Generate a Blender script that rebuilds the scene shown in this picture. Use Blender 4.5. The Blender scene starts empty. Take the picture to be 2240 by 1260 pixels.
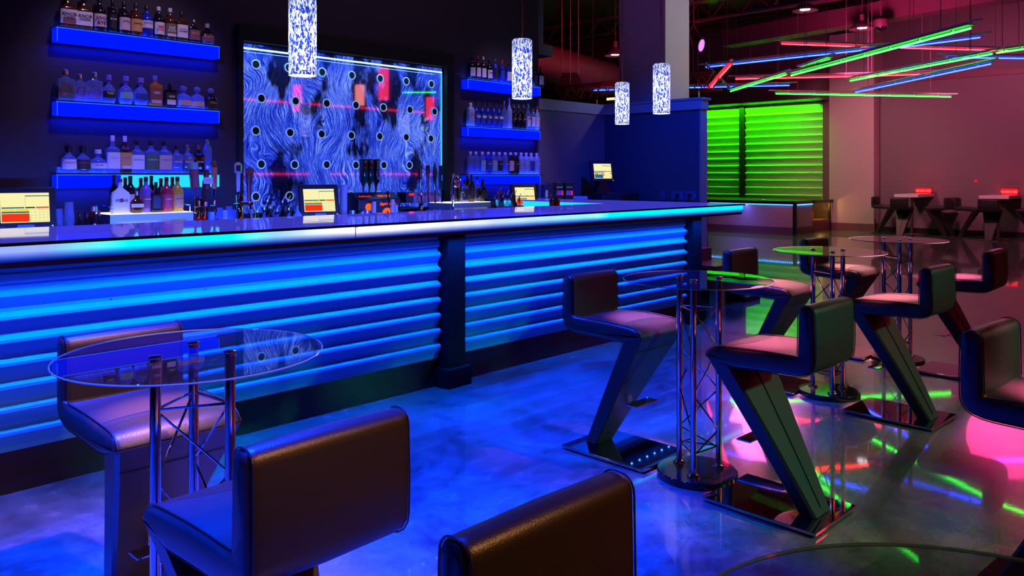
import bpy, bmesh, math, random
from mathutils import Vector, Matrix
C = bpy.context.scene.collection
random.seed(7)
R = math.radians
# ------------------------------------------------------------------ camera, world, exposure
F, CA, SA, EYE, HY = 1750.0, math.cos(R(43.5)), math.sin(R(43.5)), 1.5, 384.0
cam_d = bpy.data.cameras.new('camera'); cam = bpy.data.objects.new('camera', cam_d); C.objects.link(cam)
cam.location = (0, 0, EYE); cam.rotation_euler = (R(90), 0, R(43.5 - 90))
cam_d.sensor_width = 36; cam_d.lens = 36 * F / 2240; cam_d.shift_y = -(630 - HY) / 2240
cam_d.clip_start = .05; cam_d.clip_end = 100
bpy.context.scene.camera = cam
W = bpy.data.worlds.new('world'); bpy.context.scene.world = W; W.use_nodes = True
W.node_tree.nodes['Background'].inputs[0].default_value = (.30, .12, .34, 1)
W.node_tree.nodes['Background'].inputs[1].default_value = .012
vs = bpy.context.scene.view_settings
vs.view_transform = 'Standard'; vs.look = 'None'; vs.exposure = 0.0; vs.gamma = 1; vs.use_curve_mapping = False
cy = bpy.context.scene.cycles
cy.max_bounces = 7; cy.diffuse_bounces = 2; cy.glossy_bounces = 4; cy.transmission_bounces = 6; cy.transparent_max_bounces = 16
cy.caustics_reflective = False; cy.caustics_refractive = False; cy.sample_clamp_indirect = 4; cy.use_denoising = True

def light(kind, loc, target, col, power, size=.3, size_y=None, spot=60, blend=.5):
    d = bpy.data.lights.new('lamp_' + kind.lower(), kind); d.color = col; d.energy = power
    o = bpy.data.objects.new('lamp_' + kind.lower(), d); C.objects.link(o); o.location = loc
    v = Vector(target) - Vector(loc); o.rotation_euler = v.to_track_quat('-Z', 'Y').to_euler()
    if kind == 'AREA':
        d.size = size
        if size_y: d.shape = 'RECTANGLE'; d.size_y = size_y
    elif kind == 'SPOT':
        d.spot_size = R(spot); d.spot_blend = blend; d.shadow_soft_size = size
    else: d.shadow_soft_size = size
    return o
BL = (.0, .034, 1)
# unseen spots added: blue before the bar, coloured over the dance floor, some warm
for x, y, ty, p, a in ((-.4, 3.2, 2.4, 14000, 46), (1.35, 3.2, 2.2, 13500, 44), (2.7, 3.6, 2.9, 6500, 34), (4.5, 3.8, 3.2, 6500, 34)):
    light('SPOT', (x, y, 4.9), (x, ty, 0), BL, p, .05, spot=a, blend=.8)
light('SPOT', (9.8, 3.2, 4.4), (6.9, 1.4, .5), (1, .14, .34), 110, .08, spot=38, blend=.8)
light('SPOT', (13.5, 4.0, 5.6), (10.5, 1.2, 0), (1, .12, .34), 130, .15, spot=70, blend=.9)
light('SPOT', (7.2, .5, 5.0), (5.3, 1.4, .4), (1, .20, .30), 70, .06, spot=46, blend=.7)
light('SPOT', (13.5, 6.6, 3.05), (4.4, 1.9, .7), (1, .12, .32), 150, .6, spot=26, blend=.8)
light('SPOT', (4.8, .6, 4.8), (3.55, 1.75, .7), (1, .22, .36), 200, .04, spot=16, blend=.6)
light('SPOT', (4.3, -.6, 4.6), (3.0, .75, 0), (1, .40, .24), 190, .03, spot=18, blend=.3)
light('SPOT', (2.3, -1.5, 3.6), (1.1, 1.25, .9), (1, .40, .10), 420, .08, spot=40, blend=.8)
light('SPOT', (1.9, .5, 4.4), (1.1, 2.6, .8), (1, .38, .20), 1000, .05, spot=26, blend=.7)
light('SPOT', (1.3, -1.4, 2.9), (1.1, 2.5, .55), (1, .42, .14), 230, .05, spot=20, blend=.7)
light('SPOT', (8.2, -.8, 4.6), (6.4, 1.5, .5), (.04, .9, .45), 70, .10, spot=36, blend=.8)
light('SPOT', (5.2, -2.4, 2.2), (3.65, 1.35, .5), (.02, .9, .5), 650, .10, spot=22, blend=.8)
light('SPOT', (7.2, -2.6, 2.2), (5.5, 1.4, .5), (.02, .9, .5), 520, .10, spot=22, blend=.8)
light('SPOT', (4.6, .9, 4.8), (3.60, 2.42, .73), (.75, .28, 1), 420, .04, spot=13, blend=.5)
light('SPOT', (15.0, 3.1, 2.8), (2.9, .65, 0), (1, .04, .25), 80, .6, spot=16, blend=.9)
# narrow spots added overhead to brighten the seats by the dance floor
for x, y, c, p in ((3.50, 1.68, (1, .16, .34), 9000), (5.33, 1.75, (1, .20, .26), 16000), (5.47, 2.50, (1, .22, .28), 15000), (6.86, 2.55, (1, .28, .26), 15000), (6.74, 1.76, (1, .14, .28), 15000), (3.36, .50, (1, .14, .30), 9000), (3.62, 2.44, (.75, .16, .9), 7000), (1.12, 2.62, (1, .30, .2), 4500)):
    light('SPOT', (x + .1, y, 5.0), (x, y, .73), c, p * 2.6, .03, spot=6.6, blend=1.0)
light('SPOT', (16.5, 9.5, 4.0), (19.9, 10.0, .4), (1, .25, .5), 150, .1, spot=40, blend=.9)  # more added spots: stage, far walls, ceiling, shelf bottles, partition and column
light('SPOT', (17.5, 8.3, 4.2), (22.4, 8.0, 1.4), (1, .36, .38), 480, .3, spot=70, blend=.9)
light('SPOT', (17.5, 4.2, 4.4), (22.6, 4.8, 2.3), (1, .19, .38), 700, .3, spot=90, blend=.9)
light('SPOT', (16.0, 6.0, 3.7), (19.0, 5.6, 6.2), (1, .06, .30), 420, .3, spot=130, blend=.9)
light('SPOT', (12.5, 8.5, 3.4), (13.5, 10.5, 6.2), (1, .06, .16), 300, .3, spot=130, blend=.9)
light('SPOT', (2.7, 4.9, 4.9), (2.8, 7.1, 2.0), (.75, .55, 1), 170, .12, spot=38, blend=.6)
light('SPOT', (7.1, 5.2, 4.9), (7.4, 7.1, 2.0), (.70, .50, 1), 170, .12, spot=34, blend=.6)
light('SPOT', (5.2, 5.4, 5.2), (5.2, 7.2, 4.2), (.6, .5, .7), 40, .2, spot=120, blend=.9)
light('SPOT', (7.9, 4.4, 4.4), (9.6, 5.7, .9), (.0, .035, 1), 800, .2, spot=80, blend=.9)
light('SPOT', (12.0, 3.2, 5.0), (10.6, 6.6, 3.6), (.75, .68, .9), 330, .2, spot=40, blend=.9)
light('SPOT', (7.6, 7.1, 4.6), (10.3, 6.9, 4.2), (.5, .14, .7), 26, .2, spot=60, blend=.9)

# ------------------------------------------------------------------ helpers
def ray(px):
    u = (px - 1120) / F
    return CA + SA * u, SA - CA * u
def xat(px, Y):
    a, b = ray(px); return Y * a / b
def yat(px, X):
    a, b = ray(px); return X * b / a
def zat(px, py, X=None, Y=None):
    a, b = ray(px); t = (Y / b) if Y is not None else X / a
    return EYE - (py - HY) * t / F
def lvl(px, py, z):
    t = F * (EYE - z) / (py - HY); a, b = ray(px); return Vector((t * a, t * b, z))

def node_mat(name):
    m = bpy.data.materials.new(name); m.use_nodes = True
    return m, m.node_tree, m.node_tree.nodes['Principled BSDF']
def mat(name, col, rough=.5, metal=0, spec=.5, em=None, es=0, coat=0, bump=0, bscale=60, var=0):
    m, t, b = node_mat(name)
    b.inputs['Base Color'].default_value = (*col, 1); b.inputs['Roughness'].default_value = rough
    b.inputs['Metallic'].default_value = metal; b.inputs['Specular IOR Level'].default_value = spec
    b.inputs['Coat Weight'].default_value = coat; b.inputs['Coat Roughness'].default_value = .04
    if em: b.inputs['Emission Color'].default_value = (*em, 1); b.inputs['Emission Strength'].default_value = es
    if bump or var:
        tc = t.nodes.new('ShaderNodeTexCoord'); n = t.nodes.new('ShaderNodeTexNoise'); n.inputs['Scale'].default_value = bscale
        n.inputs['Detail'].default_value = 4; t.links.new(tc.outputs['Object'], n.inputs['Vector'])
        if bump:
            bp = t.nodes.new('ShaderNodeBump'); bp.inputs['Strength'].default_value = bump; bp.inputs['Distance'].default_value = .004
            t.links.new(n.outputs['Fac'], bp.inputs['Height']); t.links.new(bp.outputs['Normal'], b.inputs['Normal'])
        if var:
            mx = t.nodes.new('ShaderNodeMix'); mx.data_type = 'RGBA'; t.links.new(n.outputs['Fac'], mx.inputs[0])
            mx.inputs[6].default_value = (*[c * (1 - var) for c in col], 1); mx.inputs[7].default_value = (*[min(1, c * (1 + var)) for c in col], 1)
            t.links.new(mx.outputs[2], b.inputs['Base Color'])
    return m
def glassy(name, tint, clear=.75, rough=.04, body=(.02, .02, .03), ior=1.5):
    """clear glass: see-through, tinted, with a mirror sheen that grows at grazing angles"""
    m = bpy.data.materials.new(name); m.use_nodes = True; t = m.node_tree; t.nodes.clear()
    out = t.nodes.new('ShaderNodeOutputMaterial'); tr = t.nodes.new('ShaderNodeBsdfTransparent'); tr.inputs[0].default_value = (*tint, 1)
    df = t.nodes.new('ShaderNodeBsdfDiffuse'); df.inputs[0].default_value = (*body, 1)
    gl = t.nodes.new('ShaderNodeBsdfGlossy'); gl.inputs['Roughness'].default_value = rough; gl.inputs[0].default_value = (1, 1, 1, 1)
    m1 = t.nodes.new('ShaderNodeMixShader'); m1.inputs[0].default_value = clear
    t.links.new(df.outputs[0], m1.inputs[1]); t.links.new(tr.outputs[0], m1.inputs[2])
    fr = t.nodes.new('ShaderNodeFresnel'); fr.inputs[0].default_value = ior
    m2 = t.nodes.new('ShaderNodeMixShader'); ge = t.nodes.new('ShaderNodeNewGeometry'); iv = t.nodes.new('ShaderNodeMath'); iv.operation = 'SUBTRACT'; iv.inputs[0].default_value = 1; t.links.new(ge.outputs['Backfacing'], iv.inputs[1])
    fm = t.nodes.new('ShaderNodeMath'); fm.operation = 'MULTIPLY'; t.links.new(fr.outputs[0], fm.inputs[0]); t.links.new(iv.outputs[0], fm.inputs[1]); t.links.new(fm.outputs[0], m2.inputs[0])
    t.links.new(m1.outputs[0], m2.inputs[1]); t.links.new(gl.outputs[0], m2.inputs[2]); t.links.new(m2.outputs[0], out.inputs[0])
    return m
def glow(name, col, s):
    m = bpy.data.materials.new(name); m.use_nodes = True; t = m.node_tree; t.nodes.clear()
    out = t.nodes.new('ShaderNodeOutputMaterial'); e = t.nodes.new('ShaderNodeEmission')
    e.inputs[0].default_value = (*col, 1); e.inputs[1].default_value = s; t.links.new(e.outputs[0], out.inputs[0]); return m

class MB:
    """collects verts and faces for one mesh"""
    def __init__(s): s.v = []; s.f = []; s.m = []; s.mi = 0
    def add(s, vs, fs):
        k = len(s.v); s.v += [tuple(p) for p in vs]; s.f += [tuple(i + k for i in f) for f in fs]; s.m += [s.mi] * len(fs); return s
    def box(s, x0, x1, y0, y1, z0, z1):
        v = [(x, y, z) for z in (z0, z1) for y in (y0, y1) for x in (x0, x1)]
        return s.add(v, [(0, 2, 3, 1), (4, 5, 7, 6), (0, 1, 5, 4), (2, 6, 7, 3), (0, 4, 6, 2), (1, 3, 7, 5)])
    def lathe(s, prof, n=24, cx=0, cy=0, cz=0, sx=1, sy=1, sq=2):
        vs = []
        for r, z in prof:
            for i in range(n):
                a = 2 * math.pi * (i + .5) / n; c, q = math.cos(a), math.sin(a)
                k = (abs(c) ** sq + abs(q) ** sq) ** (-1 / sq)
                vs.append((cx + r * c * k * sx, cy + r * q * k * sy, cz + z))
        fs = []
        for j in range(len(prof) - 1):
            for i in range(n):
                a, b = j * n + i, j * n + (i + 1) % n; fs.append((a, b, b + n, a + n))
        fs.append(tuple(range(n - 1, -1, -1))); fs.append(tuple((len(prof) - 1) * n + i for i in range(n)))
        return s.add(vs, fs)
    def rod(s, a, b, r, n=8, r2=None):
        a, b = Vector(a), Vector(b); d = (b - a).normalized()
        u = d.orthogonal().normalized(); w = d.cross(u); vs = []
        for p, rr in ((a, r), (b, r if r2 is None else r2)):
            for i in range(n):
                t = 2 * math.pi * i / n; vs.append(p + u * (rr * math.cos(t)) + w * (rr * math.sin(t)))
        fs = [(i, (i + 1) % n, n + (i + 1) % n, n + i) for i in range(n)] + [tuple(range(n - 1, -1, -1)), tuple(range(n, 2 * n))]
        return s.add(vs, fs)
    def path(s, pts, r, n=8):
        for a, b in zip(pts, pts[1:]): s.rod(a, b, r, n)
        return s
    def prism(s, poly, y0, y1, axis='y'):
        n = len(poly)
        f = {'y': lambda p, d: (p[0], d, p[1]), 'x': lambda p, d: (d, p[0], p[1]), 'z': lambda p, d: (p[0], p[1], d)}[axis]
        vs = [f(p, y0) for p in poly] + [f(p, y1) for p in poly]
        return s.add(vs, [(i, (i + 1) % n, n + (i + 1) % n, n + i) for i in range(n)] + [tuple(range(n - 1, -1, -1)), tuple(range(n, 2 * n))])
    def sheet(s, prof, x0, x1, y, th=.004):
        """corrugated sheet: prof = [(dy, z)...] swept along x, given a thickness"""
        pts = [(y + dy, z) for dy, z in prof] + [(y + dy + th, z) for dy, z in reversed(prof)]
        n = len(pts); vs = [(x0, *p) for p in pts] + [(x1, *p) for p in pts]; k = len(prof)
        fs = [(i, (i + 1) % n, n + (i + 1) % n, n + i) for i in range(n)]
        fs += [(i, n - 1 - i, n - 2 - i, i + 1) for i in range(k - 1)] + [(n + i, n + i + 1, 2 * n - 2 - i, 2 * n - 1 - i) for i in range(k - 1)]
        return s.add(vs, fs)
    def torus(s, c, Rr, r, axis='y', n=20, k=8):
        vs = []
        for i in range(n):
            a = 2 * math.pi * i / n
            for j in range(k):
                b = 2 * math.pi * j / k; q = Rr + r * math.cos(b); h = r * math.sin(b)
                p = (q * math.cos(a), h, q * math.sin(a)) if axis == 'y' else (q * math.cos(a), q * math.sin(a), h)
                vs.append((c[0] + p[0], c[1] + p[1], c[2] + p[2]))
        return s.add(vs, [(i * k + j, i * k + (j + 1) % k, ((i + 1) % n) * k + (j + 1) % k, ((i + 1) % n) * k + j) for i in range(n) for j in range(k)])
    def move(s, M):
        s.v = [tuple(M @ Vector(p)) for p in s.v]; return s
def build(name, mb, mats, parent=None, loc=(0, 0, 0), rot=(0, 0, 0), bevel=0, smooth=True, seg=2):
    me = bpy.data.meshes.new(name); me.from_pydata(mb.v, [], mb.f)
    bm = bmesh.new(); bm.from_mesh(me); bmesh.ops.recalc_face_normals(bm, faces=bm.faces); bm.to_mesh(me); bm.free()
    for m in (mats if isinstance(mats, (list, tuple)) else [mats]): me.materials.append(m)
    if any(mb.m):
        me.polygons.foreach_set('material_index', mb.m)
    if smooth: me.shade_smooth(); me.set_sharp_from_angle(angle=R(38))
    me.update()
    o = bpy.data.objects.new(name, me); C.objects.link(o); o.location = loc; o.rotation_euler = rot
    if parent: o.parent = parent
    if bevel:
        b = o.modifiers.new('bevel', 'BEVEL'); b.width = bevel; b.segments = seg; b.limit_method = 'ANGLE'; b.angle_limit = R(35); b.harden_normals = True
    return o
def tag(o, label, cat, group=None, kind=None):
    o['label'] = label; o['category'] = cat
    if group: o['group'] = group
    if kind: o['kind'] = kind
    return o
def thing(name, label, cat, loc=(0, 0, 0), rz=0, group=None):
    o = bpy.data.objects.new(name, None); C.objects.link(o); o.empty_display_size = .1
    o.location = loc; o.rotation_euler = (0, 0, rz); return tag(o, label, cat, group)
def struct(name, mb, m, parent=None, **k):
    o = build(name, mb, m, parent, **k)
    if not parent: o['kind'] = 'structure'
    return o
def dup(root, loc, rz, label=None, group=None):
    kids = {}
    for o in bpy.data.objects: kids.setdefault(o.parent, []).append(o)
    def cp(o, par):
        c = o.copy(); C.objects.link(c)
        if par: c.parent = par
        for ch in kids.get(o, []): cp(ch, c)
        return c
    r = cp(root, None); r.location = loc; r.rotation_euler = (0, 0, rz)
    if label: r['label'] = label
    if group: r['group'] = group
    return r
def sub(mod, o): pass
_txt = {}
def text(name, body, size, m, parent, loc, rot=(R(90), 0, 0), bold=.0, sx=1):
    key = (body, bold)
    if key not in _txt:
        cu = bpy.data.curves.new('lettering', 'FONT'); cu.body = body; cu.size = 1; cu.align_x = 'CENTER'; cu.align_y = 'CENTER'
        cu.offset = bold; cu.resolution_u = 2; cu.extrude = .01
        t = bpy.data.objects.new('lettering', cu); C.objects.link(t); bpy.context.view_layer.update()
        _txt[key] = bpy.data.meshes.new_from_object(t.evaluated_get(bpy.context.evaluated_depsgraph_get()))
        bpy.data.objects.remove(t); bpy.data.curves.remove(cu)
    me = _txt[key].copy(); me.materials.clear(); me.materials.append(m)
    o = bpy.data.objects.new(name, me); C.objects.link(o); o.parent = parent; o.location = loc; o.rotation_euler = rot; o.scale = (size * sx, size, size)
    return o

# ------------------------------------------------------------------ materials
def floor_mat():
    m, t, b = node_mat('polished_concrete')
    tc = t.nodes.new('ShaderNodeTexCoord')
    n1 = t.nodes.new('ShaderNodeTexNoise'); n1.inputs['Scale'].default_value = 1.1; n1.inputs['Detail'].default_value = 9; n1.inputs['Roughness'].default_value = .65; n1.inputs['Distortion'].default_value = .6
    n2 = t.nodes.new('ShaderNodeTexNoise'); n2.inputs['Scale'].default_value = 9; n2.inputs['Detail'].default_value = 8; n2.inputs['Roughness'].default_value = .7
    n3 = t.nodes.new('ShaderNodeTexNoise'); n3.inputs['Scale'].default_value = 55; n3.inputs['Detail'].default_value = 6
    for n in (n1, n2, n3): t.links.new(tc.outputs['Object'], n.inputs['Vector'])
    cr = t.nodes.new('ShaderNodeValToRGB'); e = cr.color_ramp.elements
    e[0].position = .36; e[0].color = (.045, .045, .048, 1); e[1].position = .66; e[1].color = (.21, .21, .215, 1)
    mx = t.nodes.new('ShaderNodeMath'); mx.operation = 'MULTIPLY_ADD'; t.links.new(n2.outputs['Fac'], mx.inputs[0]); mx.inputs[1].default_value = .45
    t.links.new(n1.outputs['Fac'], mx.inputs[2]); sb = t.nodes.new('ShaderNodeMath'); sb.operation = 'SUBTRACT'; sb.inputs[1].default_value = .22
    t.links.new(mx.outputs[0], sb.inputs[0]); t.links.new(sb.outputs[0], cr.inputs[0]); t.links.new(cr.outputs[0], b.inputs['Base Color'])
    mr = t.nodes.new('ShaderNodeMapRange'); mr.inputs[3].default_value = .15; mr.inputs[4].default_value = .33; t.links.new(n2.outputs['Fac'], mr.inputs[0]); t.links.new(mr.outputs[0], b.inputs['Roughness'])
    bp = t.nodes.new('ShaderNodeBump'); bp.inputs['Strength'].default_value = .25; bp.inputs['Distance'].default_value = .0015
    bp2 = t.nodes.new('ShaderNodeBump'); bp2.inputs['Strength'].default_value = .35; bp2.inputs['Distance'].default_value = .002
    t.links.new(n3.outputs['Fac'], bp.inputs['Height']); t.links.new(n1.outputs['Fac'], bp2.inputs['Height']); t.links.new(bp.outputs['Normal'], bp2.inputs['Normal']); t.links.new(bp2.outputs['Normal'], b.inputs['Normal'])
    b.inputs['Specular IOR Level'].default_value = 1.0; b.inputs['Coat Weight'].default_value = .9; b.inputs['Coat Roughness'].default_value = .03
    bp3 = t.nodes.new('ShaderNodeBump'); bp3.inputs['Strength'].default_value = .25; bp3.inputs['Distance'].default_value = .0012; t.links.new(n1.outputs['Fac'], bp3.inputs['Height']); t.links.new(bp3.outputs['Normal'], b.inputs['Coat Normal'])
    return m
def swirl_mat():
    """blue lit panel with fine flowing white strands"""
    m, t, b = node_mat('flowing_strand_panel')
    tc = t.nodes.new('ShaderNodeTexCoord'); mp = t.nodes.new('ShaderNodeMapping'); mp.inputs['Scale'].default_value = (1, 1, .42)
    def fn(op, a, v=None, c=None):
        q = t.nodes.new('ShaderNodeMath'); q.operation = op
        for i, x in enumerate((a, v, c)):
            if x is None: continue
            if isinstance(x, (int, float)): q.inputs[i].default_value = x
            else: t.links.new(x, q.inputs[i])
        return q.outputs[0]
    def noise(scale, det, zs, loc=(0, 0, 0), dist=0, rough=.5):
        mpp = t.nodes.new('ShaderNodeMapping'); mpp.inputs['Scale'].default_value = (1, 1, zs); mpp.inputs['Location'].default_value = loc
        q = t.nodes.new('ShaderNodeTexNoise'); q.inputs['Scale'].default_value = scale; q.inputs['Detail'].default_value = det; q.inputs['Distortion'].default_value = dist; q.inputs['Roughness'].default_value = rough
        t.links.new(tc.outputs['Object'], mpp.inputs[0]); t.links.new(mpp.outputs[0], q.inputs['Vector']); return q.outputs['Fac']
    sx = t.nodes.new('ShaderNodeSeparateXYZ'); t.links.new(tc.outputs['Object'], sx.inputs[0])
    # strands run down the panel and bend round a slow flow
    flow = fn('ADD', fn('ADD', sx.outputs[0], fn('MULTIPLY', noise(1.5, 1.5, .9, (4, 0, 2)), .95)), fn('MULTIPLY', noise(5, 2, .7), .10))
    n2 = t.nodes.new('ShaderNodeTexNoise'); n2.noise_dimensions = '2D'; n2.inputs['Scale'].default_value = 1; n2.inputs['Detail'].default_value = 4; n2.inputs['Roughness'].default_value = .8
    cb = t.nodes.new('ShaderNodeCombineXYZ'); t.links.new(fn('MULTIPLY', flow, 115), cb.inputs[0]); t.links.new(fn('MULTIPLY', sx.outputs[2], 3.0), cb.inputs[1]); t.links.new(cb.outputs[0], n2.inputs['Vector'])
    strand = fn('ADD', fn('ADD', fn('MULTIPLY', n2.outputs['Fac'], 1.05), fn('MULTIPLY', noise(90, 3, .3, dist=1), .22)), fn('MULTIPLY', noise(1.1, 1, 1, (9, 0, 0)), .35))
    cr = t.nodes.new('ShaderNodeValToRGB'); els = cr.color_ramp.elements
    els[0].position = .62; els[0].color = (.006, .004, .09, 1); els[1].position = 1.05; els[1].color = (.30, .46, 1, 1)
    e = els.new(.72); e.color = (.008, .018, .42, 1); e = els.new(.85); e.color = (.022, .085, .95, 1)
    t.links.new(strand, cr.inputs[0])
    # bare dark patches where the strands part
    n3 = t.nodes.new('ShaderNodeTexNoise'); n3.inputs['Scale'].default_value = 2.0; n3.inputs['Detail'].default_value = 5; mp3 = t.nodes.new('ShaderNodeMapping'); mp3.inputs['Location'].default_value = (3.1, 0, 1.7); mp3.inputs['Scale'].default_value = (1.5, 1, .8)
    t.links.new(tc.outputs['Object'], mp3.inputs['Vector']); t.links.new(mp3.outputs['Vector'], n3.inputs['Vector'])
    mr = t.nodes.new('ShaderNodeMapRange'); mr.inputs[1].default_value = .54; mr.inputs[2].default_value = .60; mr.inputs[3].default_value = 1; mr.inputs[4].default_value = .04; t.links.new(n3.outputs['Fac'], mr.inputs[0])
    mul = t.nodes.new('ShaderNodeMix'); mul.data_type = 'RGBA'; mul.blend_type = 'MULTIPLY'; mul.inputs[0].default_value = 1; t.links.new(cr.outputs[0], mul.inputs[6]); t.links.new(mr.outputs[0], mul.inputs[7])
    t.links.new(mul.outputs[2], b.inputs['Emission Color']); b.inputs['Emission Strength'].default_value = .95
    b.inputs['Base Color'].default_value = (.01, .015, .05, 1); b.inputs['Roughness'].default_value = .03; b.inputs['Specular IOR Level'].default_value = 1.0
    return m
def fascia_mat():
    """frosted strip lit from inside by colour-changing LEDs along the bar"""
    m = bpy.data.materials.new('lit_frosted_edge'); m.use_nodes = True; t = m.node_tree; t.nodes.clear()
    out = t.nodes.new('ShaderNodeOutputMaterial'); em = t.nodes.new('ShaderNodeEmission'); tc = t.nodes.new('ShaderNodeTexCoord')
    sp = t.nodes.new('ShaderNodeSeparateXYZ'); t.links.new(tc.outputs['Object'], sp.inputs[0])
    mr = t.nodes.new('ShaderNodeMapRange'); mr.inputs[1].default_value = 0; mr.inputs[2].default_value = 8; t.links.new(sp.outputs[0], mr.inputs[0])
    cr = t.nodes.new('ShaderNodeValToRGB'); el = cr.color_ramp.elements
    el[0].position = 0; el[0].color = (.25, .30, 1, 1); el[1].position = 1; el[1].color = (0, .95, 1, 1)
    for p, c in ((.145, (.25, .35, 1)), (.19, (.0, .85, 1)), (.26, (.0, .95, 1)), (.29, (.25, .55, 1)), (.355, (1, .97, 1)), (.40, (.85, .88, 1)), (.50, (.5, .62, 1)), (.60, (.25, .65, 1)), (.655, (.25, .85, 1)), (.675, (.0, .9, 1))):
        e = el.new(p); e.color = (*c, 1)
    t.links.new(mr.outputs[0], cr.inputs[0])
    n = t.nodes.new('ShaderNodeTexNoise'); n.inputs['Scale'].default_value = 3; t.links.new(tc.outputs['Object'], n.inputs['Vector'])
    g = t.nodes.new('ShaderNodeMapRange'); g.inputs[1].default_value = 1.12; g.inputs[2].default_value = 1.165; g.inputs[3].default_value = .18; g.inputs[4].default_value = 1.3; t.links.new(sp.outputs[2], g.inputs[0])
    mm = t.nodes.new('ShaderNodeMath'); mm.operation = 'MULTIPLY'; t.links.new(g.outputs[0], mm.inputs[0]); 
    ns = t.nodes.new('ShaderNodeMapRange'); ns.inputs[3].default_value = .75; ns.inputs[4].default_value = 1.3; t.links.new(n.outputs['Fac'], ns.inputs[0]); t.links.new(ns.outputs[0], mm.inputs[1])
    # the lower edge of the strip sits deeper in the blue of the LEDs
    mx = t.nodes.new('ShaderNodeMix'); mx.data_type = 'RGBA'; mx.inputs[6].default_value = (.0, .05, 1, 1); t.links.new(cr.outputs[0], mx.inputs[7])
    g2 = t.nodes.new('ShaderNodeMapRange'); g2.inputs[1].default_value = 1.122; g2.inputs[2].default_value = 1.162; t.links.new(sp.outputs[2], g2.inputs[0]); t.links.new(g2.outputs[0], mx.inputs[0])
    t.links.new(mx.outputs[2], em.inputs[0]); ad = t.nodes.new('ShaderNodeMath'); ad.operation = 'MAXIMUM'; ad.inputs[1].default_value = .35; t.links.new(mm.outputs[0], ad.inputs[0]); t.links.new(ad.outputs[0], em.inputs[1]); t.links.new(em.outputs[0], out.inputs[0])
    return m
def lamp_glass():
    m, t, b = node_mat('speckled_lamp_glass')
    tc = t.nodes.new('ShaderNodeTexCoord'); mp = t.nodes.new('ShaderNodeMapping'); mp.inputs['Scale'].default_value = (1, 1, .42)
    n = t.nodes.new('ShaderNodeTexNoise'); n.inputs['Scale'].default_value = 95; n.inputs['Detail'].default_value = 2; n.inputs['Distortion'].default_value = .8
    t.links.new(tc.outputs['Object'], mp.inputs[0]); t.links.new(mp.outputs[0], n.inputs['Vector'])
    sp = t.nodes.new('ShaderNodeSeparateXYZ'); t.links.new(tc.outputs['Object'], sp.inputs[0])
    # the bulb hangs in the lower half of the tube, the glass is brightest round it
    d = t.nodes.new('ShaderNodeMath'); d.operation = 'SUBTRACT'; d.inputs[1].default_value = .20; t.links.new(sp.outputs[2], d.inputs[0])
    a = t.nodes.new('ShaderNodeMath'); a.operation = 'ABSOLUTE'; t.links.new(d.outputs[0], a.inputs[0])
    g = t.nodes.new('ShaderNodeMapRange'); g.inputs[1].default_value = 0; g.inputs[2].default_value = .24; g.inputs[3].default_value = 3.0; g.inputs[4].default_value = .9; t.links.new(a.outputs[0], g.inputs[0])
    cr = t.nodes.new('ShaderNodeValToRGB'); el = cr.color_ramp.elements; el[0].position = .46; el[0].color = (.01, .03, .42, 1); el[1].position = .56; el[1].color = (.75, .84, 1, 1)
    t.links.new(n.outputs['Fac'], cr.inputs[0]); t.links.new(cr.outputs[0], b.inputs['Emission Color']); t.links.new(g.outputs[0], b.inputs['Emission Strength'])
    b.inputs['Base Color'].default_value = (.02, .04, .3, 1); b.inputs['Roughness'].default_value = .1
    return m
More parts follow.
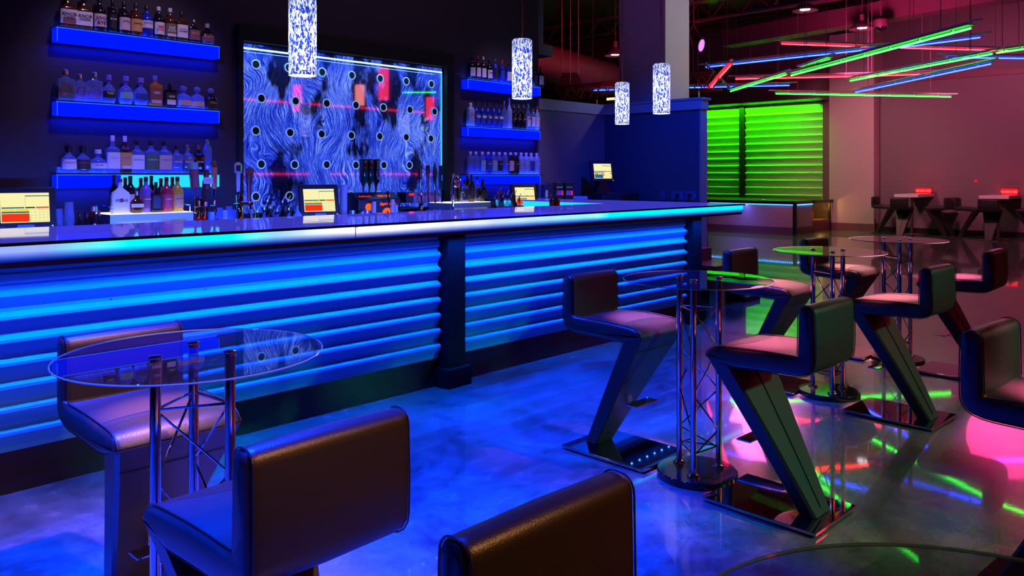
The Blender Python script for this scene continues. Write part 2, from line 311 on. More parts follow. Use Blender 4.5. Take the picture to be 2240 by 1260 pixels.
M = dict(
    floor=floor_mat(), swirl=swirl_mat(), fascia=fascia_mat(), lampglass=lamp_glass(),
    leather=mat('black_leather', (.014, .013, .014), .38, spec=.45, bump=.18, bscale=260),
    piping=mat('leather_seam', (.006, .005, .006), .5),
    chrome=mat('chrome', (.62, .62, .64), .05, 1), steel=mat('brushed_steel', (.42, .42, .46), .28, 1),
    dchrome=mat('mirror_steel', (.55, .55, .57), .025, 1), rubber=mat('black_rubber', (.01, .01, .01), .7),
    granite=mat('black_polished_base', (.012, .011, .016), .08, spec=.7),
    glass=glassy('table_glass', (.80, .88, .87), .96, .008, ior=2.1), glassedge=glassy('glass_edge', (.5, .75, .7), .6, .05, (.15, .3, .27), ior=1.7),
    blackwall=mat('near_black_paint', (.030, .020, .032), .75, bump=.1, bscale=90), navy=mat('dark_navy_paint', (.055, .06, .11), .7, bump=.1, bscale=90),
    grey=mat('charcoal_paint', (.17, .14, .155), .6, bump=.12, bscale=60, var=.1), beige=mat('warm_grey_paint', (.50, .43, .42), .6, bump=.1, bscale=60),
    ceil=mat('ceiling_black', (.035, .018, .026), .85), duct=mat('painted_duct', (.17, .07, .10), .5), kick=mat('black_kickboard', (.010, .010, .012), .25, spec=.25, bump=.05), postblack=mat('black_post_paint', (.008, .006, .008), .7, spec=.12), black=mat('black_trim', (.009, .009, .012), .4), blackmat=mat('matt_black', (.006, .006, .008), .8),
    corr=mat('corrugated_metal', (.06, .50, .80), .6, 0, spec=.15, bump=.03), corrg=mat('corrugated_green', (.42, .72, .26), .34, .25, bump=.05),
    trimgrey=mat('grey_cap', (.32, .29, .29), .5), purple=mat('purple_grey_laminate', (.50, .28, .40), .45),
    bartop=mat('glowing_bar_glass', (.045, .05, .30), .035, spec=.9, em=(.07, .06, .80), es=.55), baredge=mat('black_glass_edge', (.004, .004, .006), .15),  # blue emission put into the bar top glass, as if lit from beneath
    shelf=glow('blue_lit_acrylic', (.0, .006, 1), 1.6), trimlit=glow('pale_blue_edge', (.04, .30, 1), .9), shelfcy=glow('cyan_lit_acrylic', (.02, .75, 1), 1.0), shelfglass=glassy('shelf_glass', (.7, .8, 1), .8, .3, (.05, .08, .2), 1.3),
    wood=mat('red_brown_wood', (.20, .05, .04), .35), white=mat('white_laminate', (.75, .70, .74), .4), screen=glow('screen_cream', (1, .95, .45), .95),
    scr_red=glow('screen_red', (1, .04, .01), .9), scr_yel=glow('screen_yellow', (1, .78, .0), .95), scr_blue=glow('screen_blue', (.03, .14, .32), .9), scr_dark=glow('screen_dark_green', (.01, .06, .01), .9), scr_line=glow('screen_olive', (.42, .42, .12), .9), scr_green=glow('screen_green', (.02, .35, .08), .9), scr_white=glow('screen_white', (1, 1, .95), .95),
    plastic=mat('black_plastic', (.018, .018, .022), .35), bplastic=mat('dark_blue_plastic', (.03, .035, .09), .4),
    led_w=glow('white_led', (.9, .9, 1), 3.5), led_b=glow('blue_led', (.05, .35, 1), 6), bulb=glow('warm_bulb', (1, .82, .55), 14), redglow=glow('red_lit_sign', (1, .005, .01), 1.6), orange=glow('orange_lit_logo', (1, .10, .01), 1.3), redtext=glow('red_lit_lettering', (1, .02, .03), 1.2), pinktext=glow('pink_lettering', (1, .25, .25), 1.1),
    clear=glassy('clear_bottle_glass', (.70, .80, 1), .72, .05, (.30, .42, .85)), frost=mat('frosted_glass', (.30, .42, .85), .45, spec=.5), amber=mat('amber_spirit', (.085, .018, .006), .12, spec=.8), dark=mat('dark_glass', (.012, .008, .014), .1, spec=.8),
    blueglass=mat('blue_glass', (.01, .03, .45), .1, spec=.8), greenglass=mat('green_glass', (.01, .06, .03), .1, spec=.8), red=mat('red_spirit', (.45, .02, .05), .15, spec=.8), yellow=mat('yellow_spirit', (.70, .38, .03), .15, spec=.8), milk=mat('white_bottle', (.85, .80, .82), .35), liquid=glassy('blue_lit_spirit', (.35, .5, 1), .45, .05, (.12, .25, .85)), gold=mat('gold_spirit', (.5, .16, .03), .15, spec=.8), violet=mat('violet_spirit', (.22, .10, .40), .15, spec=.8),
    lab_w=mat('white_label', (.80, .74, .82), .6), lab_o=mat('orange_label', (.72, .36, .14), .6), lab_k=mat('black_label', (.02, .02, .025), .5), lab_p=mat('pink_label', (.72, .52, .58), .6), lab_g=mat('green_label', (.09, .17, .09), .6), lab_r=mat('red_label', (.55, .05, .08), .6), lab_b=mat('blue_label', (.02, .06, .45), .6), lab_br=mat('maroon_label', (.26, .08, .12), .6), lab_ol=mat('olive_label', (.22, .17, .12), .6), lab_c=mat('pale_cyan_label', (.25, .60, .65), .6),
    ink_k=mat('black_ink', (.01, .01, .012), .6), ink_w=mat('white_ink', (.85, .85, .9), .5), ink_r=mat('red_ink', (.70, .04, .06), .5), ink_b=mat('blue_ink', (.04, .07, .35), .5), ink_g=mat('gold_ink', (.75, .45, .2), .5),
    cap_k=mat('black_cap', (.015, .012, .015), .3), cap_w=mat('white_cap', (.7, .68, .75), .35), cap_s=mat('silver_cap', (.6, .58, .62), .2, .9), cap_r=mat('red_cap', (.5, .03, .06), .35), cap_v=mat('violet_cap', (.28, .18, .55), .3), cap_b=mat('brown_cap', (.2, .07, .04), .4), cap_c=glassy('glass_stopper', (.6, .7, 1), .5, .05, (.3, .3, .6)),
    cup=glassy('clear_plastic_cups', (.75, .82, .95), .6, .12, (.3, .36, .6)), copper=mat('copper_wood', (.55, .22, .08), .45), maroon=mat('maroon_paint', (.16, .02, .03), .4), tapwhite=mat('white_tap_handle', (.5, .5, .6), .35),
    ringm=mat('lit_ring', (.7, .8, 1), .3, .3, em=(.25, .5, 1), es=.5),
    cable=mat('brass_cable', (.45, .30, .08), .4, .6), wire=mat('hanging_wire', (.25, .12, .16), .5, .3), halom=mat('tube_halo_strip', (.22, .22, .22), .6), railm=mat('light_rail', (.6, .6, .6), .45, .1),
)

# ------------------------------------------------------------------ the room
WALL_Y, BLUE_X, FAR_X = 7.22, 9.62, 22.6
struct('floor', MB().box(-6, 26, -5, 22, -.05, 0), M['floor'])
struct('ceiling', MB().box(-6, 26, -5, 22, 6.2, 6.3), M['ceil'])
b = MB().box(-6, 3.80, WALL_Y, WALL_Y + .15, 0, 6.2).box(6.42, 8.13, WALL_Y, WALL_Y + .15, 0, 6.2).box(3.8, 6.42, WALL_Y, WALL_Y + .15, 2.8, 6.2).box(3.8, 6.42, WALL_Y, WALL_Y + .15, 0, 1.12).box(3.8, 6.42, WALL_Y + .10, WALL_Y + .15, 1.12, 2.8)
struct('wall_back', b, M['blackwall'])
lw = struct('wall_low_back', MB().box(8.13, BLUE_X + .15, WALL_Y, WALL_Y + .15, 0, 2.40), M['grey'])
struct('trim_1', MB().box(8.13, BLUE_X + .17, WALL_Y - .02, WALL_Y + .17, 2.40, 2.55), M['trimgrey'])
struct('wall_partition', MB().box(BLUE_X, BLUE_X + .14, 5.62, WALL_Y, 0, 2.40), M['navy'])
struct('trim_2', MB().box(BLUE_X - .02, BLUE_X + .16, 5.58, WALL_Y, 2.40, 2.53).box(BLUE_X - .03, BLUE_X + .20, 5.56, WALL_Y, 2.53, 2.56).box(BLUE_X - .005, BLUE_X + .16, 5.60, 5.618, 0, 2.40), M['trimgrey'])
struct('wall_column', MB().box(10.3, 10.98, 6.60, 7.45, 0, 6.2), M['beige'], bevel=.004)
# far end: green bay, column, long wall
struct('wall_green_bay', MB().box(FAR_X + .02, FAR_X + .2, 8.9, 21, 0, 6.2), M['grey'])
struct('wall_far', MB().box(FAR_X, FAR_X + .2, -5, 7.75, 0, 4.05).box(FAR_X + .3, FAR_X + .5, -5, 7.75, 4.05, 6.2), M['grey'])
struct('trim_3', MB().box(FAR_X - .05, FAR_X + .32, -5, 7.70, 3.98, 4.10), M['duct'])
struct('trim_column', MB().box(22.22, FAR_X + .4, 7.72, 8.92, 0, 5.4), M['beige'], bevel=.004)
struct('baseboard_column', MB().box(22.20, FAR_X + .3, 7.70, 8.93, 0, .20), M['duct'])
struct('baseboard_far', MB().box(FAR_X - .02, FAR_X, -5, 7.70, 0, .12), M['black'])
struct('wall_left', MB().box(-6.1, -6, -5, 22, 0, 6.2), M['blackwall'])
struct('wall_front', MB().box(-6, 26, -5.1, -5, 0, 6.2), M['blackwall'])
struct('wall_end', MB().box(-6, 26, 21, 21.1, 0, 6.2), M['blackwall'])
# soffit over the green bay
struct('wall_soffit', MB().box(21.6, 22.7, 8.93, 21, 3.62, 4.5), M['duct'])

# ceiling services
def beam(name, label, a, b_, w, h, m, cat='duct'):
    a, b_ = Vector(a), Vector(b_); d = (b_ - a); L = d.length
    o = build(name, MB().box(0, L, -w / 2, w / 2, 0, h), m, None, a, (0, 0, math.atan2(d.y, d.x))); return tag(o, label, cat)
beam('air_duct', 'long square duct hung across the ceiling above the neon tubes', (19.6, 10.6, 4.95), (17.6, .5, 4.95), .5, .42, M['duct'])
beam('air_duct', 'second duct running higher behind the ceiling dome lamps', (16.5, 9.5, 5.5), (14.6, .5, 5.5), .35, .3, M['duct'])
p1 = MB().rod((15.2, 9.0, 4.8), (13.9, 1.0, 4.8), .035)
tag(build('sprinkler_pipe', p1, M['duct']), 'thin ceiling pipe running below the ducts over the neon tubes', 'pipe')
for k, (xa, lab) in enumerate(((18.4, 'bar joist across the ceiling just over the long square duct'), (21.2, 'bar joist across the ceiling nearest the far wall'))):
    j = MB().box(xa - .05, xa + .05, -4.9, 20.5, 5.95, 6.02).box(xa - .05, xa + .05, -4.9, 20.5, 5.50, 5.56)
    for i in range(32): j.rod((xa, -4.8 + i * .8, 5.55), (xa, -4.4 + i * .8, 5.97), .018, 5).rod((xa, -4.4 + i * .8, 5.97), (xa, -4.0 + i * .8, 5.55), .018, 5)
    tag(build('ceiling_joist', j, M['duct']), lab, 'joist')
# sloping round duct and cables seen between the wall end and the column
tag(build('round_duct', MB().rod((11.6, 12.2, 4.3), (15.6, 11.6, 3.8), .42, 20), M['duct']), 'fat round duct in the dark behind the low wall', 'duct')
tag(build('hanging_soffit', MB().box(8.30, 8.55, 7.5, 7.75, 3.35, 6.2).box(8.25, 8.70, 7.45, 7.8, 3.2, 3.35), M['navy']), 'dark blue boxed drop hanging beside the end of the shelf wall', 'soffit')
cb = MB()
for k in range(7):
    x0, y0 = 10.5 + k * .35, 10 - k * .25; pts = [(x0 + i * .5, y0 - i * .2, 5.3 - .9 * math.sin(i / 5 * math.pi) * (.5 + .12 * k) + k * .1) for i in range(6)]; cb.path(pts, .012, 5)
tag(build('cable_bundle', cb, M['wire']), 'loose cables drooping from the dark ceiling behind the low wall', 'cables')
# loudspeaker on the far side of the low wall
sp_ = thing('loudspeaker', 'black loudspeaker hanging beyond the low wall between two pendants', 'loudspeaker', (13.2, 10.82, 3.11)); sp_.scale = (.87, .87, .55); sp_.rotation_euler = (0, 0, R(-50))
build('cabinet', MB().prism([(-.28, 0), (.28, 0), (.28, .70), (.18, 1.0), (-.18, 1.0), (-.28, .70)], -.25, .25), M['plastic'], sp_, bevel=.01)
for xx in (-.2, .2): build('bracket', MB().rod((xx, 0, .98), (xx, 0, 5.6), .012), M['wire'], sp_)
build('badge', MB().box(-.09, .09, -.262, -.252, .30, .325), M['steel'], sp_)
# ------------------------------------------------------------------ bar counter
BY0, BY1, BT = 4.01, 5.12, 1.205
bar = thing('bar_counter', 'long bar with glass top, glowing edge and blue corrugated front', 'bar counter', (0, 0, 0))
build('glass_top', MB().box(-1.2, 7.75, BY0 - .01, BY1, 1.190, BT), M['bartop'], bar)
for xx in (.39, 2.86, 5.33):
    build('seam', MB().box(xx - .004, xx + .004, BY0 - .012, BY1 + .002, 1.1885, BT + .0006), M['baredge'], bar)
build('top_edge', MB().box(-1.2, 7.76, BY0 - .016, BY0 - .0105, 1.190, BT), M['baredge'], bar)
for x0, x1 in ((-1.2, .388), (.395, 2.853), (2.867, 5.322), (5.338, 7.745)):
    build('lit_edge', MB().box(x0, x1, BY0, BY0 + .02, 1.118, 1.189), M['fascia'], bar, bevel=.006)
build('lit_edge', MB().box(7.735, 7.755, BY0 + .02, BY1, 1.118, 1.189), M['shelfcy'], bar)
build('lit_edge', MB().box(-1.2, 7.10, BY1 - .02, BY1, 1.118, 1.189), M['shelf'], bar)  # unseen rear strip and its area lights are added to light the counter items
for xx in (1.4, 4.6): light('AREA', (xx, BY1 + .03, 1.14), (xx, 6.7, 1.05), (.03, .09, 1), 22, 3.2, .07).data.spread = R(55)
build('underside', MB().box(-1.2, 7.73, BY0 + .01, BY1 - .02, 1.095, 1.1185), M['black'], bar)
build('carcass', MB().box(-1.2, 7.25, 4.36, 4.95, .0, 1.095), M['blackmat'], bar)
build('header', MB().box(-1.2, 7.26, 4.28, 4.36, 1.065, 1.095), M['black'], bar)
build('kickboard', MB().box(-1.2, 7.26, 4.315, 4.36, 0, .21), M['kick'], bar)
prof = [(0, 1.068), (0, 1.045), (-.012, 1.035), (-.012, .995)]
z = .965
for k in range(7):
    prof += [(.010, z + .020), (.010, z + .003), (-.026, z - .017), (-.026, z - .031)]; z -= .1085
prof += [(.006, z + .020), (.006, .20)]
for x0, x1 in ((-1.2, .62), (.80, 3.775), (3.96, 7.08)):
    p = build('corrugated_panel', MB().sheet(prof, x0, x1, 4.305), M['corr'], bar, smooth=False)
    sc = MB()
    n = 6 if x1 - x0 > 2 else 3
    for i in range(n):
        for zz in (.86, .535):
            sc.lathe([(.006, 0), (.006, .003), (.003, .005)], 8, 0, 0, 0).v[-24:]
    sc = MB()
    for i in range(n):
        x = x0 + (i + .5) * (x1 - x0) / n
        for zz in (.812, .488): sc.rod((x, 4.269, zz + .06), (x, 4.266, zz + .06), .0055, 8)
    build('screw', sc, M['steel'], p)
for x in (.71, 3.87, 7.17):
    ps = build('post', MB().box(x - .085, x + .085, 4.215, 4.36, .12, 1.10), M['postblack'], bar, bevel=.003)
    build('plinth', MB().box(x - .115, x + .115, 4.18, 4.36, 0, .135), M['postblack'], ps, bevel=.004)
ld = MB()
for i in range(74): ld.box(-1.1 + i * .12, -1.085 + i * .12, 4.10, 4.112, 1.090, 1.0945)
build('led_strip', ld, M['led_b'], bar)
for x0, x1 in ((-1.2, 1.8), (1.8, 4.6), (4.6, 7.4)):
    o = light('AREA', ((x0 + x1) / 2, 4.15, 1.088), ((x0 + x1) / 2, 4.22, .2), (0, .085, 1), 48, x1 - x0, .02); o.data.spread = R(112)
# the return leg of the bar
ret = thing('bar_return', 'short return leg of the bar with glowing inner edge', 'bar counter', (0, 0, 0))
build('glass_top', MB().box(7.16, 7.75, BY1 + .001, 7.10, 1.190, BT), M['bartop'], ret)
build('lit_edge', MB().box(7.16, 7.18, BY1 + .02, 7.10, 1.118, 1.189), M['shelfcy'], ret)
build('lit_edge', MB().box(7.735, 7.755, BY1 + .02, 7.10, 1.118, 1.189), M['shelfcy'], ret)
build('carcass', MB().box(7.22, 7.60, 4.97, 7.10, 0, 1.118), M['blackmat'], ret)
for xx in (7.165, 7.748): light('AREA', (xx, 6.1, 1.11), (xx, 6.1, 0), (0, .2, 1), 6, .02, 1.8)

# back counter under the shelves
bc = thing('back_counter', 'dark steel back counter below the glowing wall shelves', 'counter', (0, 0, 0))
build('worktop', MB().box(-1.2, 7.15, 6.52, 7.21, .91, .95), M['steel'], bc, bevel=.004)
build('cabinet', MB().box(-1.2, 7.15, 6.58, 7.21, 0, .91), M['blackmat'], bc)
sc_ = thing('service_ledge', 'low dark ledge along the blue partition behind the return', 'counter', (0, 0, 0))
build('worktop', MB().box(8.55, 9.61, 5.75, 7.20, 1.10, 1.14), M['plastic'], sc_); build('cabinet', MB().box(8.62, 9.61, 5.80, 7.20, 0, 1.10), M['blackmat'], sc_)

# ------------------------------------------------------------------ wall shelves
SH = []
def shelf(x0, x1, z, label, ends, cyan=None):
    s = thing('lit_shelf', label, 'shelf', (x0, WALL_Y - .001, z - .125), 0, 'glowing wall shelves behind the bar'); L = x1 - x0
    bx = MB().box(0, L, -.115, 0, 0, .112)
    if cyan:
        bx = MB().box(0, cyan, -.115, 0, 0, .112); build('light_box', MB().box(cyan, L, -.115, 0, 0, .112), M['shelfcy'], s, bevel=.004)['label'] = 'pale cyan light box'
    build('light_box', bx, M['shelf'], s, bevel=.004)
    build('glass_slab', MB().box(-.01, L + .05, -.135, 0, .113, .124), M['shelfglass'], s)
    build('corner_trim', MB().box(.004, .008, -.1165, -.1155, 0, .112).box(L - .006, L - .003, -.1165, -.1155, 0, .112).box(0, L, -.1165, -.1155, .108, .112), M['trimlit'], s)
    light('AREA', (x0 + L / 2, WALL_Y - .068, z + .004), (x0 + L / 2, WALL_Y - .068, z + 1), (.02, .10, 1), 3.2, L * .98, .11)
    return s
shelf(2.15, 3.53, 2.712, 'glowing blue shelf left of the swirl panel, highest', 1)
shelf(2.15, 3.53, 2.112, 'glowing blue shelf left of the swirl panel, middle', 1)
shelf(2.15, 3.53, 1.520, 'glowing shelf left of the swirl panel, lowest, right end white-cyan', 1, .50)
shelf(6.70, 8.04, 2.690, 'glowing blue shelf right of the swirl panel, highest', 1)
shelf(6.70, 8.04, 2.108, 'glowing blue shelf right of the swirl panel, middle', 1)
shelf(6.70, 8.04, 1.515, 'glowing blue shelf right of the swirl panel, lowest', 1)
# LED light that leaks from the shelf undersides on to the wall
for x0, x1 in ((2.15, 3.53), (6.70, 8.04)):
    for zz in (2.58, 1.98, 1.39): light('AREA', ((x0 + x1) / 2, WALL_Y - .05, zz - .01), ((x0 + x1) / 2, WALL_Y + .02, zz - .6), (0, .01, 1), 7, x1 - x0, .04)

# ------------------------------------------------------------------ swirl panel
sw = thing('swirl_panel', 'framed panel of flowing blue-white strands with rows of steel rings', 'wall panel', (0, 0, 0))
build('panel', MB().box(3.80, 6.42, 7.262, 7.29, 1.13, 2.79), M['swirl'], sw)
fr = MB().box(3.755, 3.80, 7.16, 7.26, 1.12, 2.96).box(6.42, 6.53, 7.16, 7.26, 1.12, 2.96).box(3.80, 6.42, 7.16, 7.26, 2.80, 2.96)
build('frame', fr, M['blackmat'], sw, bevel=.003)
build('light_strip', MB().box(3.82, 6.41, 7.245, 7.258, 2.735, 2.75), glow('cyan_white_strip', (.35, .65, 1), 2.6), sw)
build('light_strip', MB().box(6.40, 6.41, 7.245, 7.258, 1.15, 2.73), M['shelfcy'], sw)
ring_px = [(560, 141), (632, 148), (705, 158), (770, 165), (832, 172), (889, 178), (944, 184), (572, 215), (647, 221), (715, 226), (779, 230), (839, 235), (897, 240), (951, 244),
    (560, 286), (635, 290), (704, 293), (769, 296), (831, 298), (889, 300), (943, 303), (572, 359), (645, 360), (715, 360), (779, 361), (840, 361), (896, 361), (560, 430), (634, 429), (703, 428), (768, 427), (830, 427)]
for px, py in ring_px:
    x, zz = xat(px, 7.25), zat(px, py, Y=7.25)
    rg = build('ring', MB().torus((x, 7.252, zz), .043, .006), M['ringm'], sw); build('hole', MB().rod((x, 7.261, zz), (x, 7.254, zz), .038, 20), M['blackmat'], rg)
light('AREA', (5.1, 7.20, 2.72), (5.1, 7.24, 1.2), (.1, .3, 1), 8, 2.5, .04)

# ------------------------------------------------------------------ pendants over the bar
def pendant(x, y, zb, label):
    p = thing('pendant_lamp', label, 'pendant lamp', (x, y, zb), 0, 'speckled glass pendants over the bar')
    sh = MB(); r = .08; n = 32
    sh.lathe([(r - .004, 0), (r, .0), (r, .46), (r - .012, .472), (.012, .474)], n)
    sh.f = [f for f in sh.f if not (len(f) == n and f[0] == n - 1)]; sh.m = [0] * len(sh.f)
    build('glass_shade', sh, M['lampglass'], p)
    build('bulb', MB().lathe([(.070, .004), (.070, .02), (.06, .03)], 24), M['bulb'], p)
    build('cord', MB().rod((0, 0, .47), (0, 0, 6.2 - zb), .004, 6).path([(.0, .0, .47), (.012, 0, .60), (.004, 0, .75), (-.012, 0, .95), (0, .005, 1.15)], .003, 6), M['cable'], p)
    light('SPOT', (x, y, zb - .01), (x, y, 0), (1, .62, .40), 2.5, .06, spot=150, blend=.6)
for px, t, lab in ((662, 4.67, 'nearest blue and white speckled glass pendant, in front of the swirl panel'), (1142, 6.36, 'speckled glass pendant in front of the right-hand shelves'),
                   (1447, 7.57, 'speckled glass pendant in front of the grey column, right one of the far pair'), (1361, 9.03, 'smallest speckled glass pendant, left one of the far pair')):
    a, c = ray(px); zb = EYE - ({662: 166, 1142: 216, 1447: 249, 1361: 272}[px] - HY) * t / F
    pendant(t * a, t * c, zb, lab)

# ------------------------------------------------------------------ stools
def inset(poly, d):
    n = len(poly); out = []
    for i in range(n):
        p0, p1, p2 = Vector(poly[i - 1]), Vector(poly[i]), Vector(poly[(i + 1) % n])
        a, c = (p1 - p0).normalized(), (p2 - p1).normalized(); nn = Vector((-(a.y + c.y), a.x + c.x)); nn = nn.normalized() if nn.length > 1e-6 else Vector((0, 0)); out.append(tuple(p1 + nn * d))
    return out
def fillet(pts, n=4):
    """pts: (x, z, radius) -> rounded outline"""
    out = []
    for i, (x, z, r) in enumerate(pts):
        p = Vector((x, z)); a = Vector(pts[i - 1][:2]) - p; c = Vector(pts[(i + 1) % len(pts)][:2]) - p
        if r == 0: out.append((x, z)); continue
        ra = min(r, a.length * .49); rc = min(r, c.length * .49); A_, C_ = p + a.normalized() * ra, p + c.normalized() * rc
        for k in range(n + 1):
            t = k / n; q = (1 - t) ** 2 * A_ + 2 * t * (1 - t) * p + t * t * C_; out.append(tuple(q))
    return out
def make_stool():
    s = thing('bar_stool', 'x', 'bar stool')
    HW = .208
    # one continuous Z outline, counter-clockwise in (x, z); split at the crease between back and seat
    back = fillet([(-.186, .742, 0), (-.190, .955, .035), (-.262, .955, .035), (-.266, .790, 0)], 5)
    seat = fillet([(-.266, .790, 0), (-.262, .652, .12), (-.04, .648, .02), (.13, .640, .03), (.262, .672, .022), (.225, .722, .05), (.02, .736, .1), (-.178, .736, 0), (-.186, .742, 0)], 5)
    def pillow(poly, skip):
        mb = MB(); rings = [(-HW, .020), (-HW + .004, .009), (-HW + .014, .002), (-HW + .03, 0), (0, -.003), (HW - .03, 0), (HW - .014, .002), (HW - .004, .009), (HW, .020)]
        n = len(poly); vs = []
        for y, d in rings:
            q = inset(poly, d)
            for i in skip: q[i] = (poly[i][0] + (d if poly[i][0] < -.23 else -d), poly[i][1])
            vs += [(p[0], y, p[1]) for p in q]
        fs = [(k * n + i, k * n + (i + 1) % n, (k + 1) * n + (i + 1) % n, (k + 1) * n + i) for k in range(len(rings) - 1) for i in range(n)]
        fs += [tuple(range(n)), tuple(len(vs) - n + i for i in range(n))]
        return mb.add(vs, fs)
    build('seat', pillow(seat, [0, len(seat) - 1]), M['leather'], s)
    build('backrest', pillow(back, [0, len(back) - 1]), M['leather'], s)
    for y in (-HW + .012, HW - .012): build('piping', MB().path([(p[0], y, p[1]) for p in inset(back + seat[1:-1] , -.0012)], .0022, 5), M['piping'], s)
    lg = MB(); rows = []
    for k in range(7):
        t = k / 6; zz = .676 - t * .652; xf = .258 - .385 * t - .004 * math.sin(t * 3.1); xr = xf - (.105 - .022 * t); hw = .203 - .128 * t ** .92; c = .012
        rows.append([(xf, -hw + c, zz), (xf, hw - c, zz), (xf - c, hw, zz), (xr + c, hw, zz), (xr, hw - c, zz), (xr, -hw + c, zz), (xr + c, -hw, zz), (xf - c, -hw, zz)])
    vs = [p for r_ in rows for p in r_]
    fs = [(k * 8 + i, k * 8 + (i + 1) % 8, k * 8 + 8 + (i + 1) % 8, k * 8 + 8 + i) for k in range(6) for i in range(8)] + [tuple(range(8)), tuple(48 + i for i in range(8))]
    leg = build('leg', lg.add(vs, fs), M['leather'], s)
    sm = MB()
    for k in range(5):
        t0, t1 = k / 6 + .02, (k + 1) / 6 + .12
        f = lambda t: (.258 - .385 * t - .004 * math.sin(t * 3.1) - (.105 - .022 * t) - .001, 0, .676 - t * .652)
    sm.path([f(t / 10 + .06) for t in range(10)], .004, 5)
    g = lambda y, t: (.259 - .385 * t, y, .676 - t * .652)
    sm.path([g(-.175, .13), g(.175, .13)], .0016, 4)
    build('seam', sm, M['piping'], leg)
    build('base_plate', MB().box(-.27, .27, -.205, .205, .008, .022), M['dchrome'], s, bevel=.002)
    build('base_pad', MB().box(-.255, .255, -.19, .19, 0, .008), M['rubber'], s)
    xf = .258 - .385 * .58
    fr_ = build('footrest', MB().box(.085, .155, -.10, .10, .285, .293), M['dchrome'], s, bevel=.002)
    build('bracket', MB().box(xf - .005, .10, -.012, .012, .278, .285).box(xf - .004, xf + .006, -.02, .02, .25, .33), M['steel'], fr_)
    return s
stool = make_stool(); used = [0]
def put_stool(cx, cyy, rz, label, group='black Z-shaped bar stools around the glass tables'):
    if not used[0]:
        used[0] = 1; stool.location = (cx, cyy, 0); stool.rotation_euler = (0, 0, rz); stool['label'] = label; stool['group'] = group
    else: dup(stool, (cx, cyy, 0), rz, label, group)
S_, N_ = R(-90), R(90)
put_stool(3.575, 2.555, R(-91), 'black stool between the bar and the table lit green, its back to the bar front')
put_stool(3.47, 1.625, R(88), 'black stool seen from behind in front of the table lit green, green-tinted leg')
put_stool(1.115, 2.745, R(-90), 'black stool seen through the nearest glass table, back against the bar')
put_stool(.985, 1.715, R(90), 'black stool with blue seat, turned to the nearest glass table')
put_stool(1.00, .655, R(-92), 'black stool cut by the frame, only its backrest top shows, bottom centre')
put_stool(5.47, 2.63, R(-91), 'black stool with pink-lit leg, behind the table lit green')
put_stool(5.30, 1.69, R(87), 'black stool whose mirror base plate reflects red and blue tubes')
put_stool(6.86, 2.66, R(-92), 'farthest black stool of the glass tables, partly hidden by the middle table')
put_stool(6.72, 1.70, R(90), 'farthest black stool seen from behind, at the right of the glass tables')
put_stool(3.32, .52, R(-95), 'black stool cut by the right edge, teal backrest and pink seat')

# ------------------------------------------------------------------ glass tables
def make_table():
    s = thing('glass_table', 'x', 'table')
    build('glass_top', MB().lathe([(.350, .977), (.3525, .979), (.3525, .983), (.350, .985)], 72), M['glass'], s)
    build('glass_rim', MB().torus((0, 0, .981), .3522, .0026, 'z', 96, 6), M['glassedge'], s)
    build('base', MB().lathe([(.186, 0), (.190, .004), (.190, .031), (.186, .035)], 48), M['granite'], s)
    P = []
    for k in range(3):
        a = R(90 + 120 * k); x, y = .110 * math.cos(a), .108 * math.sin(a); P.append((x, y))
        l = build('post', MB().rod((x, y, .035), (x, y, .990), .0145, 16), M['chrome'], s)
        build('post_cap', MB().lathe([(.017, .986), (.0175, .988), (.0175, .992), (.012, .994)], 16, x, y), M['chrome'], l)
        build('flange', MB().lathe([(.030, .035), (.030, .041), (.02, .05), (.018, .056)], 16, x, y), M['chrome'], l)
    br = MB(); zs = [.84, .635, .43, .225, .135]
    for k in range(3):
        (xa, ya), (xb, yb) = P[k], P[(k + 1) % 3]
        br.rod((xa, ya, .84), (xb, yb, .84), .0042, 6).rod((xa, ya, .145), (xb, yb, .145), .0042, 6)
        for i, (z0, z1) in enumerate(zip(zs, zs[1:])):
            p, q = ((xa, ya), (xb, yb)) if i % 2 == 0 else ((xb, yb), (xa, ya)); br.rod((*p, z0), (*q, z1), .0036, 6)
    build('brace', br, M['chrome'], s)
    return s
tb = make_table(); TG = 'round glass tables on triple chrome posts'
tb.location = (1.055, 2.285, 0); tb.scale = (1.04, 1.04, 1); tb.rotation_euler = (0, 0, R(-25)); tb['label'] = 'nearest round glass table, reflecting the cyan shelf'; tb['group'] = TG
dup(tb, (3.535, 2.08, 0), R(-8), 'round glass table beside the bar front, reflecting the green wall')
dup(tb, (5.47, 2.195, 0), R(2), 'middle round glass table, half green reflection, half clear', TG)
dup(tb, (6.84, 2.19, 0), R(-6), 'farthest round glass table, nearly clear top', TG)
dup(tb, (.90, .155, 0), R(30), 'round glass table cut by the bottom right corner', TG)

